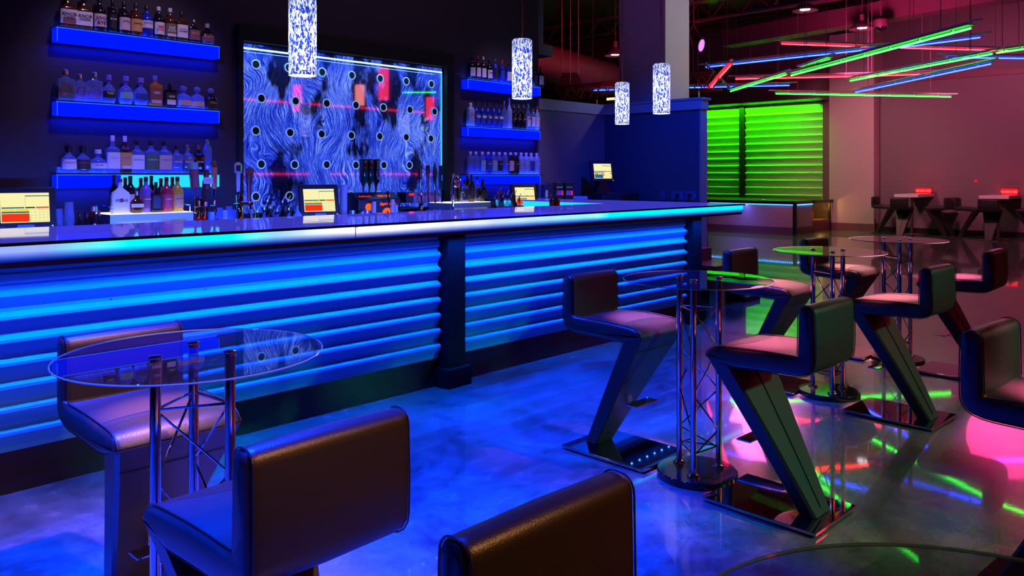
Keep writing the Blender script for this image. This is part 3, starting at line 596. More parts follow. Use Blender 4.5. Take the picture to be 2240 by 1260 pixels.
# ------------------------------------------------------------------ far wall tables and stools
def wall_table(y0, y1, label):
    s = thing('wall_table', label, 'table', (0, 0, 0), 0, 'white-edged tables against the far wall')
    build('tabletop', MB().box(21.30, FAR_X, y0, y1, .955, 1.03), M['white'], s, bevel=.004)
    build('post', MB().rod((21.75, (y0 + y1) / 2, 0), (21.75, (y0 + y1) / 2, .955), .035, 12), M['steel'], s)
    build('base', MB().lathe([(.25, 0), (.25, .015), (.06, .03)], 24, 21.75, (y0 + y1) / 2), M['steel'], s)
def sign(y0, y1, z0, label):
    s = thing('reserved_sign', label, 'sign', (0, 0, 0), 0, 'red lit signs on the wall tables')
    build('panel', MB().box(22.40, 22.42, y0, y1, z0, z0 + .15), M['redglow'], s)
    build('frame', MB().box(22.385, 22.43, y0, y1, z0 + .15, z0 + .165).box(22.39, 22.43, y1, y1 + .012, z0, z0 + .165).box(22.39, 22.43, y0 - .012, y0, z0, z0 + .165), M['plastic'], s)
    text('lettering', 'RESERVED', .085, M['pinktext'], s, (22.398, (y0 + y1) / 2, z0 + .07), (R(90), 0, R(-90)))
    light('AREA', (22.36, (y0 + y1) / 2, z0 + .08), (22.6, (y0 + y1) / 2, z0 + .3), (1, .01, .02), 5, .4, .1)
ya0, yb0 = yat(2008, 21.3), yat(2207, 21.3)
wall_table(ya0, ya0 + .56, 'white-edged wall table nearer the column, with red sign'); wall_table(yb0, yb0 + .62, 'white-edged wall table farther from the column, with red sign')
sign(yat(2037, 22.4), yat(2004, 22.4), 1.032, 'red lit reserved sign on the wall table nearer the column'); sign(yat(2226, 22.4), yat(2190, 22.4), 1.032, 'red lit reserved sign on the wall table by the right edge')
GF = 'black stools at the far wall tables'
for yc, nm in ((ya0 + .28, 'nearer the column'), (yb0 + .31, 'by the right edge')):
    put_stool(21.02, yc, 0, 'black stool seen square from behind at the wall table ' + nm, GF)
    put_stool(21.65, yc - .63, N_, 'black side stool, front right one at the wall table ' + nm, GF)
    put_stool(22.15, yc - .66, N_, 'black side stool against the wall, right of the wall table ' + nm, GF)
    put_stool(21.65, yc + .63, S_, 'black side stool on the left of the wall table ' + nm, GF)
tag(build('indicator_light', MB().lathe([(.03, 0), (.03, .02)], 12).move(Matrix.Translation((22.58, yat(2135, 22.6), zat(2135, 396, X=22.6))) @ Matrix.Rotation(R(-90), 4, 'Y')), M['redglow']), 'tiny red point of light on the far wall between the two wall tables', 'indicator light')

# ------------------------------------------------------------------ stage and green wall
st = thing('stage', 'low stage with purple front and a blue light line under its top', 'stage', (0, 0, 0))
SX, SY = 19.88, 8.86
build('platform_top', MB().box(SX - .04, 22.20, SY - .02, 13.4, .76, .84).box(22.20, 22.37, 9.2, 13.4, .76, .84), M['black'], st, bevel=.005)
build('front_panel', MB().box(SX, SX + .05, SY + .03, 11.35, .16, .76), M['purple'], st)
build('side_panel', MB().box(SX + .05, 20.95, SY, SY + .05, .16, .76), M['purple'], st)
build('plinth', MB().box(SX - .004, 20.95, SY - .01, 13.2, 0, .16), M['duct'], st)
build('corner_post', MB().box(SX - .02, SX + .06, SY - .03, SY + .05, 0, .76), M['black'], st)
lp = MB()
for i in range(40): lp.box(SX - .03, SX - .015, SY + .05 + i * .06, SY + .085 + i * .06, .735, .752)
for i in range(16): lp.box(SX + .10 + i * .06, SX + .135 + i * .06, SY - .03, SY - .015, .735, .752)
build('led_strip', lp, M['led_b'], st)
light('AREA', (SX - .10, 10.2, .73), (SX - .02, 10.2, 0), (.1, .2, 1), 10, .04, 2.4)
stp = thing('stage_steps', 'dark steps at the right end of the stage under an orange glow', 'steps', (0, 0, 0))
build('tread', MB().box(21.0, 22.15, SY, SY + .9, .0, .30), M['wood'], stp); build('tread', MB().box(21.0, 21.75, SY + .3, SY + 1.2, .30, .50), M['wood'], stp)
build('rail', MB().box(22.10, 22.16, SY - .02, SY + .04, 0, .80).box(21.0, 22.25, SY - .06, SY + .02, .78, .84), M['black'], stp)
build('side_wall', MB().box(21.1, 22.2, SY + 1.3, SY + 1.35, 0, .76), M['beige'], stp)
light('POINT', (21.95, SY + .18, .66), (0, 0, 0), (1, .42, .08), 9, .04)
gx = FAR_X - .12; yl, ym0, ym1, yr = 13.3, yat(1632, gx), yat(1619, gx), yat(1806, gx)
prof = []; z = 3.58
while z > .95:
    prof += [(0, z), (0, z - .025), (-.075, z - .062), (-.075, z - .072)]; z -= .2155
prof += [(0, z), (0, .84)]
gw = thing('green_corrugated_wall', 'corrugated wall washed bright green above the stage', 'wall panel', (0, 0, 0))
for y0, y1 in ((yr, ym0), (ym1, yl)):
    o = build('corrugated_panel', MB().sheet(prof, y0, y1, 0, .006).move(Matrix(((0, 1, 0, gx), (1, 0, 0, 0), (0, 0, 1, 0), (0, 0, 0, 1)))), M['corrg'], gw, smooth=False)
build('divider_post', MB().box(gx - .10, gx + .1, ym0 + .02, ym1 - .02, .84, 3.62), M['black'], gw)
build('end_post_blocker', MB().box(gx - .2, gx + .1, yr - .22, yr, .84, 3.62), M['duct'], gw)  # post brought forward to keep the green light off the column
light('AREA', (gx - .20, 11.3, 3.60), (gx - .07, 11.3, 1.2), (.03, 1, .0), 190, 3.9, .08).data.spread = R(130)
light('AREA', (gx - .9, 11.3, 3.58), (gx, 11.3, 2.2), (.06, 1, .0), 34, 3.6, .1).data.spread = R(110)

# low red lit table behind the end of the bar
lt = thing('low_table', 'low red-lit table on panel legs just past the bar end', 'table', (0, 0, 0))
build('tabletop', MB().box(8.15, 9.05, 4.55, 5.6, .43, .47), M['wood'], lt); build('riser', MB().box(8.25, 8.75, 4.95, 5.5, .47, .62), M['wood'], lt)
build('leg', MB().box(8.35, 8.48, 4.62, 4.75, 0, .43), M['trimgrey'], lt); build('leg', MB().box(8.85, 8.95, 4.60, 5.5, 0, .43), M['black'], lt); build('base', MB().box(8.75, 9.12, 4.5, 4.9, 0, .06), M['black'], lt)
light('SPOT', (8.6, 5.0, 2.6), (8.6, 5.0, .4), (1, .05, .04), 16, .05, spot=30)
ssp = thing('stage_monitor', 'small dark loudspeaker on the floor left of the stage', 'loudspeaker', (19.4, 11.75, 0))
build('cabinet', MB().box(-.2, .2, -.3, .3, .05, .72), M['plastic'], ssp, bevel=.01); build('cone', MB().rod((-.205, 0, .4), (-.2, 0, .4), .14, 20), M['steel'], ssp); build('foot', MB().box(-.22, .22, -.32, .32, 0, .05), M['steel'], ssp)

# ------------------------------------------------------------------ neon tubes
TUBE = dict(red=((1, .012, .022), 26), blue=((.010, .035, 1), 22), green=((.024, 1, .04), 15))
TM = {k: glow(k + '_tube', c, s) for k, (c, s) in TUBE.items()}
def neon(col, a, b_, z, label, lit=True, wires=(.12, .88), over=.10):
    A_, B_ = lvl(*a, z), lvl(*b_, z); d = (B_ - A_).normalized(); L = (B_ - A_).length; mid = (A_ + B_) / 2
    s = thing('neon_tube', label, 'tube light', mid, math.atan2(d.y, d.x), 'coloured tube lights hung over the dance floor')
    if lit: build('tube', MB().rod((-L / 2, 0, 0), (L / 2, 0, 0), .011, 10), TM[col], s)
    build('halo_strip', MB().box(-L / 2 - .02, L / 2 + .02, -.055, .055, .034, .040), M['halom'], s) if lit else None  # strip added above the tube to catch its colour like a halo
    build('rail', MB().box(-L / 2 - over * 1.5, L / 2 + over * 1.5, -.025, .025, .058, .078), M['railm'] if lit else M['black'], s)
    nb = max(3, int(L / .55))
    for i in range(nb): x = -L / 2 + (i + .5) * L / nb; build('clip', MB().box(x - .012, x + .012, -.012, .012, .012, .085), M['railm'], s)
    for q in wires: build('wire', MB().rod((L * (q - .5), 0, .07), (L * (q - .5), 0, 6.2 - z), .005, 5), M['wire'], s)
neon('red', (1710, 96), (1900, 103), 3.9, 'red tube highest at the left, ending at the crossing of the green tube')
neon('red', (1970, 105), (2205, 111), 3.9, 'red tube at the upper right, nearly level')
neon('blue', (1544, 147), (1925, 106), 3.5, 'long blue tube sloping up from the purple spotlight')
neon('blue', (1970, 104), (2144, 82), 3.7, 'short blue tube right under the tip of the long green tube')
neon('green', (1731, 165), (2123, 62), 3.1, 'longest green tube rising steeply to the upper right')
neon('green', (1598, 200), (1720, 163), 3.3, 'green tube with its end at the unlit black rail')
neon('green', (1753, 151), (1815, 130), 3.3, 'short green tube in line beyond the one at the black rail')
neon('red', (1609, 173), (1885, 167), 3.5, 'long level red tube low at the centre')
neon('red', (1890, 167), (2035, 162), 3.5, 'red tube continuing the long level red one to the right')
neon('blue', (1500, 192), (1727, 187), 3.5, 'level blue tube coming out from behind the grey column')
neon('red', (1546, 201), (1598, 143), 3.25, 'short steep red tube crossing the two left blue tubes')
neon('red', (1543, 148), (1597, 200), 3.35, 'unlit black rail crossing the steep red tube', lit=False)
neon('green', (1860, 177), (2170, 118), 3.3, 'green tube rising to the right edge, below the red ones')
neon('green', (2180, 116), (2290, 100), 3.3, 'green tube cut by the right edge')
neon('blue', (1872, 202), (2167, 140), 3.2, 'lowest long blue tube sloping up to the right')
neon('green', (1697, 205), (2080, 212), 3.2, 'lowest green tube, almost level, over the wall column')
neon('blue', (2070, 126), (2250, 128), 3.6, 'level blue tube at the right edge')
neon('blue', (1283, 198), (1400, 195), 3.5, 'blue tube beyond the low wall, left of the smallest pendant')

# dome lamps, camera, truss and par can
def dome(px, py, z, r, label):
    P = lvl(px, py, z) if py != HY else None
    s = thing('dome_lamp', label, 'ceiling lamp', P, 0, 'shallow dome lamps under the dark ceiling')
    o = MB().lathe([(r, 0), (r * .86, .05), (r * .55, .12), (r * .18, .18), (.05, .22), (.05, .32)], 24); o.f = [f for f in o.f if not (len(f) == 24 and f[0] == 23)]; o.m = [0] * len(o.f)
    build('shade', o, M['duct'], s); build('bulb', MB().lathe([(.10, .02), (.10, .05), (.04, .10)], 16), M['led_w'], s)
    build('cord', MB().rod((0, 0, .3), (0, 0, 6.2 - P.z), .006, 5), M['wire'], s)
dome(1761, 24, 4.9, .26, 'dome lamp at the top edge, left of the security camera'); dome(1886, 64, 4.7, .28, 'dome lamp with pink bulb next to the security camera'); dome(1346, 122, 4.2, .24, 'dome lamp in the dark left of the grey column')
dc = lvl(1927, 60, 4.7); s = thing('security_camera', 'dome security camera under the ceiling by the pink bulb lamp', 'camera', dc)
build('housing', MB().lathe([(.14, 0), (.15, .02), (.15, .16), (.10, .20)], 20), M['duct'], s); build('dome', MB().lathe([(.02, -.10), (.08, -.075), (.11, -.03), (.12, 0)], 20), M['granite'], s); build('pole', MB().rod((0, 0, .2), (0, 0, 6.2 - dc.z), .02, 8), M['duct'], s)
tr = thing('lighting_truss', 'short lighting truss behind the grey column', 'truss', (0, 0, 0))
tm = MB(); y0, y1, X = yat(1560, 12.6), yat(1215, 12.6), 12.6
for zz in (3.02, 3.32):
    for dx in (0, .3): tm.rod((X + dx, y0, zz), (X + dx, y1, zz), .022, 6)
n = 18
for i in range(n):
    ya, yb = y0 + (y1 - y0) * i / n, y0 + (y1 - y0) * (i + 1) / n; za, zb = (3.02, 3.32) if i % 2 else (3.32, 3.02)
    tm.rod((X, ya, za), (X, yb, zb), .012, 5).rod((X + .3, ya, za), (X + .3, yb, zb), .012, 5)
build('lattice', tm, M['duct'], tr); [build('hanger', MB().rod((X, yy, 3.3), (X, yy, 6.2), .008, 5), M['wire'], tr) for yy in (y0 + .4, y1 - .4)]
for px, lab in ((1528, 'wide stage light under the truss, right of the grey column'), (1305, 'wide stage light under the truss, left of the grey column')):
    y = yat(px, 12.6); s = thing('stage_light', lab, 'stage light', (12.5, y, 2.72), 0, 'stage lights under the truss')
    build('housing', MB().box(-.08, .12, -.19, .19, -.02, .14), M['plastic'], s, bevel=.01); build('lens', MB().box(-.085, -.08, -.14, .14, .0, .03), glow('pink_lens', (1, .25, .4), 1.2), s); build('clamp', MB().rod((.10, 0, .12), (.10, 0, .33), .02), M['steel'], s)
y = yat(1352, 12.6); s = thing('stage_light', 'small amber stage light behind the smallest pendant cord', 'stage light', (12.4, y, 2.95), 0, 'stage lights under the truss')
build('housing', MB().box(-.05, .10, -.12, .12, -.03, .08).rod((.06, 0, .08), (.22, 0, .10), .015), M['plastic'], s); build('lens', MB().box(-.055, -.05, -.10, .08, -.01, .03), glow('amber_lens', (1, .45, .06), 8), s)
# par can with purple lens
pc = lvl(1519, 96, 4.25) if False else Vector((16.5 * ray(1527)[0], 16.5 * ray(1527)[1], EYE + (HY - 98) * 16.5 / F))
s = thing('par_can', 'round spotlight with a purple lens beside the grey column', 'spotlight', pc)
ax = Vector((.10, -.85, -.22)).normalized(); rt = ax.to_track_quat('Z', 'Y').to_euler()
build('housing', MB().lathe([(.07, -.36), (.13, -.30), (.155, -.10), (.155, .05), (.18, .06), (.18, .075)], 24), M['plastic'], s, rot=rt)
build('lens', MB().lathe([(.125, .076), (.125, .082)], 24), glow('purple_lens', (.50, .16, 1), 2), s, rot=rt)
build('yoke', MB().path([(-.17, 0, -.1), (-.2, .1, .25), (0, .1, .42), (.2, .1, .25), (.17, 0, -.1)], .014, 6).rod((0, .1, .42), (0, .1, 6.2 - pc.z), .012), M['duct'], s)

# ------------------------------------------------------------------ bottles
def tpix(px, Y): return Y / ray(px)[1]
PROF = {  # (radius fraction, height fraction) of the glass, cap from/to, squareness, depth factor, label low/high
 'round': ([(.92, 0), (1, .02), (1, .56), (.93, .63), (.60, .71), (.33, .78), (.30, .90)], (.34, .87, 1.0), 2, 1, (.12, .50)),
 'slim': ([(.92, 0), (1, .02), (1, .60), (.90, .66), (.50, .73), (.36, .78), (.34, .90)], (.38, .86, 1.0), 2, 1, (.14, .54)),
 'square': ([(.94, 0), (1, .02), (1, .60), (.92, .65), (.45, .70), (.30, .75), (.28, .86)], (.32, .84, 1.0), 6, .8, (.12, .55)),
 'boxy': ([(.97, 0), (1, .02), (1, .66), (.97, .70), (.40, .74), (.30, .78), (.34, .80), (.28, .84)], (.34, .84, 1.0), 9, .62, (.10, .60)),
 'knob': ([(.96, 0), (1, .02), (1, .52), (.90, .59), (.45, .66), (.26, .70), (.24, .86)], (.30, .80, 1.0), 4.5, .62, (.10, .50)),
 'flare': ([(.62, 0), (.78, .02), (.98, .22), (1, .40), (.86, .52), (.45, .62), (.24, .72), (.22, .90)], (.36, .90, 1.0), 2, .9, (.18, .42)),
 'onion': ([(.55, 0), (.75, .02), (.98, .18), (1, .34), (.90, .50), (.55, .62), (.28, .67), (.26, .84)], (.38, .82, 1.0), 2, .75, (.20, .42)),
 'patron': ([(.94, 0), (1, .03), (1, .42), (.92, .52), (.62, .60), (.28, .66), (.26, .74)], None, 3, .8, (.10, .42)),
 'crown': ([(.70, 0), (.82, .03), (1, .30), (.98, .45), (.70, .58), (.30, .68), (.26, .82)], (.32, .80, 1.0), 3, .7, (.12, .48)),
 'tube': ([(.97, 0), (1, .01), (1, .70), (.97, .74), (.40, .86), (.36, .90)], (.42, .88, 1.0), 2.6, .9, (.10, .62)),
 'goose': ([(.95, 0), (1, .02), (1, .55), (.88, .62), (.50, .70), (.30, .80), (.24, .92)], (.28, .86, 1.0), 2, 1, (.10, .5)),
 'flask': ([(.96, 0), (1, .03), (1, .50), (.90, .60), (.40, .70), (.20, .76), (.18, .92)], (.22, .90, 1.0), 4, .38, (.06, .52)),
}
def bottle(kind, W, H, loc, glass, cap, label, desc, word=None, ink='ink_k', wsize=.5, fill=None, group='bottles on the bar shelves', second=None, lab=None):
    pr, cp, sq, dep, lz = PROF[kind]; r = W / 2; lz = lab or lz
    depth = min(r * dep, .060) / r
    s = thing('bottle', desc, 'bottle', loc, R(random.uniform(-6, 6)), group)
    b = build('glass', MB().lathe([(a * r, h * H) for a, h in pr], 28, sy=depth, sq=sq), M[glass], s)
    if fill:
        top = .45; q = [(a * r * .92, h * H + .004) for a, h in pr if h <= top]; a0 = [a for a, h in pr if h <= top][-1]; q.append((a0 * r * .92, top * H))
        build('liquid', MB().lathe(q, 24, sy=depth * .95, sq=sq), M[fill], s)
    if cp: build('cap', MB().lathe([(cp[0] * r, cp[1] * H), (cp[0] * r, (cp[2] - .015) * H), (cp[0] * r * .85, cp[2] * H)], 16), M[cap], s)
    else: build('stopper', MB().lathe([(.26 * r, .72 * H), (.42 * r, .76 * H), (.50 * r, .86 * H), (.42 * r, .95 * H), (.12 * r, 1.0 * H)], 18), M[cap], s)
    if kind == 'flask' or label is None: pass
    if label:
        lb = MB(); n = 14; prl = []
        for zf in (lz[0], (lz[0] + lz[1]) / 2, lz[1]):
            # radius of the glass at this height
            rr = pr[0][0]
            for (a0, h0), (a1, h1) in zip(pr, pr[1:]):
                if h0 <= zf <= h1: rr = a0 + (a1 - a0) * (zf - h0) / (h1 - h0)
            row = []
            for i in range(n + 1):
                a = R(-90 - 62 + 124 * i / n); c, q = math.cos(a), math.sin(a); k = (abs(c) ** sq + abs(q) ** sq) ** (-1 / sq)
                row.append((rr * r * c * k * 1.0 + .0, rr * r * q * k * depth - .0018, zf * H))
            prl += row
        lb.add(prl, [(j * (n + 1) + i, j * (n + 1) + i + 1, (j + 1) * (n + 1) + i + 1, (j + 1) * (n + 1) + i) for j in range(2) for i in range(n)])
        L = build('label', lb, M[label], s)
        if second:
            z0, z1 = second[1] * H, second[2] * H
            build('label_band', MB().box(-r * .74, r * .74, -r * depth - .0032, -r * depth - .0022, z0, z1), M[second[0]], L)
    if word:
        zc = (lz[0] + (lz[1] - lz[0]) * .66) * H; rr = r * depth
        lines = word.split('\n')
        for i, w in enumerate(lines):
            wd = max(len(w), 3); size = min(wsize * r * 1.2, 1.42 * r / (wd * .62))
            text('lettering', w, size, M[ink], s, (0, -rr - .0042, zc - i * size * .95), bold=.012)
    return s
def row(items, Y, z, where, group):
    n = len(items)
    ords = ['leftmost', 'second from the left', 'third from the left', 'fourth from the left', 'fifth from the left', 'sixth from the left', 'seventh from the left', 'eighth from the left', 'ninth from the left', 'tenth from the left', 'eleventh from the left', 'twelfth from the left', 'thirteenth from the left', 'fourteenth from the left']
    ords[n - 1] = 'rightmost'
    for i, it in enumerate(items):
        px, w, h, kind, glass, cap, label, d = it[:8]; kw = it[8] if len(it) > 8 else {}
        t = tpix(px, Y); a = ray(px)[0]
        bottle(kind, w * t / F, h * t / F, (t * a, Y, z), glass, cap, label, '%s, %s %s' % (d, ords[i], where), group=group, **kw)
K = dict
row([(149, 35, 78, 'knob', 'amber', 'cap_k', 'lab_w', 'square whiskey bottle, white and maroon label', K(word='KNOB\nCREEK', wsize=.75, second=('lab_br', .11, .26))),
     (184, 33, 76, 'knob', 'amber', 'cap_k', 'lab_w', 'square whiskey bottle, all white label', K(word='KNOB\nCREEK', wsize=.75)),
     (217, 29, 74, 'round', 'dark', 'cap_k', 'lab_p', 'dark bottle with pinkish label', K(word='ROCK\nRYE', wsize=.6)),
     (246, 19, 73, 'slim', 'dark', 'cap_k', 'lab_k', 'slim dark bottle with black label', K(word='BLACK', ink='ink_w', wsize=.5)),
     (271, 26, 72, 'round', 'dark', 'cap_k', 'lab_p', 'dark bottle with pale pink label', K(word='1776', wsize=.6)),
     (297, 26, 71, 'round', 'amber', 'cap_k', 'lab_o', 'amber bottle with orange label', K(word='Honey', wsize=.8)),
     (321, 26, 68, 'round', 'blueglass', 'cap_k', 'lab_w', 'bright blue bottle with white label', K(word='GHOST', ink='ink_b', wsize=.6, lab=(.28, .52))),
     (347, 25, 70, 'round', 'dark', 'cap_w', 'lab_w', 'dark bottle with white cap and label', K(word='red\nSTAG', ink='ink_r', wsize=.75)),
     (372, 25, 70, 'round', 'amber', 'cap_w', 'lab_ol', 'red-brown bottle with white cap, olive label', K(word='red\nSTAG', ink='ink_w', wsize=.75, second=('lab_w', .10, .18))),
     (397, 24, 65, 'square', 'amber', 'cap_k', 'lab_w', 'square whiskey bottle with tall white label', K(word='JACK DANIEL\nHONEY', wsize=.5)),
     (424, 24, 51, 'square', 'dark', 'cap_s', 'lab_br', 'short square bottle with silver cap', K(word='JACK', ink='ink_g', wsize=.6)),
     (453, 30, 46, 'crown', 'dark', 'cap_w', 'lab_br', 'short crown-shaped dark bottle', K(word='BLACK', ink='ink_g', wsize=.5))],
    7.150, 2.711, 'on the highest left shelf', 'bottles on the highest left shelf')
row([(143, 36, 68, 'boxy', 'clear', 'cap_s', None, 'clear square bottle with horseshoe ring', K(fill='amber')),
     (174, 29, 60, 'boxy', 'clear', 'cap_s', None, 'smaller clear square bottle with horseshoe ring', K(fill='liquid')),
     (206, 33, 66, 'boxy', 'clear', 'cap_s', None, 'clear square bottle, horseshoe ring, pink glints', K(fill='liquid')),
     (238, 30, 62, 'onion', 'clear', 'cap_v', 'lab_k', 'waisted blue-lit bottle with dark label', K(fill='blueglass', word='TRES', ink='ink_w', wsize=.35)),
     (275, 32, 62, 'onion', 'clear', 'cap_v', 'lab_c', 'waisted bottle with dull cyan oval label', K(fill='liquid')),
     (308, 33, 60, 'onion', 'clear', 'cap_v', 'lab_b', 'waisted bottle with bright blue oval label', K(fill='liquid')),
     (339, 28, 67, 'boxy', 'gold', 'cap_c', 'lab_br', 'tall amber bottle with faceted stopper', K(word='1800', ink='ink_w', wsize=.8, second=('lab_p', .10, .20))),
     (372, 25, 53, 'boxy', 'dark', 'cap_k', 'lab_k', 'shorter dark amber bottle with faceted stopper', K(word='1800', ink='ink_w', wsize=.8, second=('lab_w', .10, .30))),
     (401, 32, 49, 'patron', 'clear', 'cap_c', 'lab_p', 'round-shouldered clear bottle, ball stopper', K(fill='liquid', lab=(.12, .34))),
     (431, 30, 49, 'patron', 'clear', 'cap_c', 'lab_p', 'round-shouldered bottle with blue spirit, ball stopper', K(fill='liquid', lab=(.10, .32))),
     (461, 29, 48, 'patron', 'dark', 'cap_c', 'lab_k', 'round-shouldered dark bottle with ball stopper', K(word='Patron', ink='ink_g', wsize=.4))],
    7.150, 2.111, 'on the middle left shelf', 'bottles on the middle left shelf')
row([(150, 31, 63, 'patron', 'clear', 'cap_k', 'lab_w', 'clear rounded bottle with skeleton print band', K(word='ESPOLON', ink='ink_r', wsize=.45, lab=(.14, .48), fill='liquid')),
     (181, 30, 62, 'patron', 'clear', 'cap_k', 'lab_k', 'darker rounded bottle with skeleton print band', K(word='ESPOLON', ink='ink_r', wsize=.45, lab=(.14, .48), fill='dark')),
     (214, 38, 52, 'onion', 'clear', 'cap_w', 'lab_w', 'squat onion-shaped bottle, round pale label', K(word='Don Julio', wsize=.4, fill='liquid')),
     (246, 28, 83, 'square', 'clear', 'cap_w', 'lab_w', 'tall clear bottle with white label', K(word='Jose Cuervo', wsize=.6, fill='liquid')),
     (273, 26, 82, 'square', 'amber', 'cap_w', 'lab_o', 'tall gold bottle with orange label', K(word='Jose Cuervo', wsize=.6, second=('lab_w', .12, .20))),
     (299, 29, 73, 'square', 'clear', 'cap_k', 'lab_w', 'clear bottle with white pointed label', K(word='HORNITOS', ink='ink_b', wsize=.35, fill='liquid')),
     (330, 30, 73, 'square', 'clear', 'cap_k', 'lab_g', 'clear bottle with dark green pointed label', K(word='HORNITOS', ink='ink_w', wsize=.35, fill='liquid')),
     (359, 29, 72, 'square', 'clear', 'cap_k', 'lab_p', 'clear bottle with pink pointed label', K(word='HORNITOS', ink='ink_b', wsize=.35, fill='liquid')),
     (386, 24, 62, 'square', 'clear', 'cap_k', None, 'small clear bottle with white lettering', K(word='AVION', ink='ink_w', wsize=.75, fill='liquid')),
     (410, 25, 62, 'square', 'clear', 'cap_s', None, 'small darker bottle with white lettering', K(word='AVION', ink='ink_w', wsize=.75, fill='dark')),
     (434, 23, 62, 'square', 'dark', 'cap_b', None, 'small black bottle with white lettering', K(word='AVION', ink='ink_w', wsize=.75)),
     (453, 20, 74, 'tube', 'clear', 'cap_s', None, 'tall blue-lit cylinder bottle', K(fill='liquid'))],
    7.150, 1.519, 'on the lowest left shelf', 'bottles on the lowest left shelf')
row([(1032, 16, 50, 'round', 'dark', 'cap_k', 'lab_w', 'dark bottle with white label and black cap'), (1045, 14, 52, 'round', 'dark', 'cap_r', 'lab_w', 'dark bottle with red capsule'),
     (1057, 14, 52, 'round', 'dark', 'cap_w', 'lab_w', 'dark bottle with white capsule'), (1070, 15, 48, 'round', 'dark', 'cap_k', 'lab_w', 'squatter dark bottle with printed white label', K(word='RUM', wsize=.5)),
     (1083, 14, 50, 'slim', 'blueglass', 'cap_s', 'lab_k', 'blue-lit bottle with silver capsule'), (1098, 13, 49, 'slim', 'blueglass', 'cap_r', 'lab_b', 'blue-lit bottle with red neck'),
     (1113, 17, 45, 'square', 'blueglass', 'cap_k', 'lab_w', 'bright blue square bottle'), (1170, 13, 49, 'round', 'dark', 'cap_k', 'lab_k', 'dark bottle just right of the pendant'),
     (1182, 14, 45, 'square', 'dark', 'cap_k', 'lab_w', 'short dark bottle with pale label at the shelf end')],
    7.152, 2.689, 'on the highest right shelf', 'bottles on the highest right shelf')
row([(1029, 18, 51, 'tube', 'frost', 'cap_w', None, 'frosted blue bottle with red lettering', K(word='ABSOLUT\nVODKA', ink='ink_r', wsize=.4, lab=(.3, .7)))] +
    [(px, 15, 56, 'goose', 'blueglass', 'cap_k', 'lab_b', d, K(second=(c, .34, .44), word='Svedka', ink='ink_w', wsize=.35)) for px, c, d in ((1042, 'lab_p', 'dark blue fruit vodka bottle, peach badge'), (1055, 'lab_w', 'dark blue fruit vodka bottle, white badge'), (1067, 'lab_o', 'dark blue fruit vodka bottle, orange badge'), (1080, 'lab_p', 'dark blue fruit vodka bottle, pink badge'), (1092, 'lab_w', 'dark blue vodka bottle, pale fruit badge'))] +
    [(1103, 13, 60, 'goose', 'clear', 'cap_v', None, 'tall frosted bottle half full', K(fill='liquid')), (1114, 13, 67, 'goose', 'frost', 'cap_v', None, 'tallest frosted bottle with goose print'),
     (1124, 11, 54, 'slim', 'dark', 'cap_s', None, 'narrow dark bottle with white letters', K(word='SKYY', ink='ink_w', wsize=.6)), (1134, 11, 54, 'slim', 'dark', 'cap_s', None, 'narrow dark bottle, letters across', K(word='SKYY', ink='ink_w', wsize=.6)), (1145, 11, 54, 'slim', 'dark', 'cap_s', None, 'narrow dark bottle, partly hidden letters', K(word='SKYY', ink='ink_w', wsize=.6)),
     (1155, 13, 57, 'round', 'clear', 'cap_s', 'lab_w', 'clear bottle with white and red label', K(second=('lab_r', .40, .46))), (1166, 11, 53, 'slim', 'clear', 'cap_k', 'lab_w', 'black-capped clear bottle with white label'), (1175, 12, 53, 'slim', 'frost', 'cap_r', 'lab_w', 'frosted bottle with red cap')],
    7.152, 2.107, 'on the middle right shelf', 'bottles on the middle right shelf')
row([(px, 15, 50 - i * .25, 'tube', g, 'cap_w', lb, 'squat-necked vodka bottle, ' + d, K(word='ABSOLUT', ink=ik, wsize=.4, lab=(.16, .62), fill='liquid' if g == 'clear' else None)) for i, (px, g, lb, ik, d) in enumerate((
     (1029, 'clear', None, 'ink_r', 'clear with red letters'), (1041, 'clear', None, 'ink_r', 'faint red letters'), (1055, 'clear', 'lab_c', 'ink_w', 'clear with pear print'), (1068, 'blueglass', 'lab_b', 'ink_w', 'deep blue'),
     (1080, 'clear', 'lab_c', 'ink_w', 'pale cyan print'), (1092, 'clear', 'lab_k', 'ink_w', 'dark print'), (1105, 'clear', None, 'ink_w', 'clear with white letters'), (1117, 'dark', 'lab_p', 'ink_w', 'dark with pink print'), (1128, 'dark', 'lab_k', 'ink_w', 'dark with grey print'),
     (1140, 'frost', None, 'ink_r', 'frosted with red letters'), (1151, 'frost', None, 'ink_w', 'frosted with white letters'), (1162, 'frost', 'lab_b', 'ink_r', 'frosted with navy spot'), (1174, 'frost', None, 'ink_w', 'palest frosted')))],
    7.152, 1.514, 'on the lowest right shelf', 'bottles on the lowest right shelf')
# horseshoe rings embossed on the three square bottles
for o in [o for o in C.objects if o.name.startswith('bottle') and 'horseshoe' in o.get('label', '')]:
    g = [c for c in bpy.data.objects if c.parent == o and c.name.startswith('glass')][0]; y0 = min(v.co.y for v in g.data.vertices); w = max(v.co.x for v in g.data.vertices); h = max(v.co.z for v in g.data.vertices)
    build('embossed_ring', MB().torus((0, y0 - .001, h * .42), w * .55, w * .10, 'y', 24, 6).torus((0, y0 - .001, h * .42), w * .78, w * .03, 'y', 24, 6), M['steel'], o)
tag(build('shot_glass', MB().lathe([(.016, 0), (.022, .05)], 16, xat(128, 7.15), 7.15, 1.520), M['clear']), 'small shot glass at the left end of the lowest left shelf', 'glass')

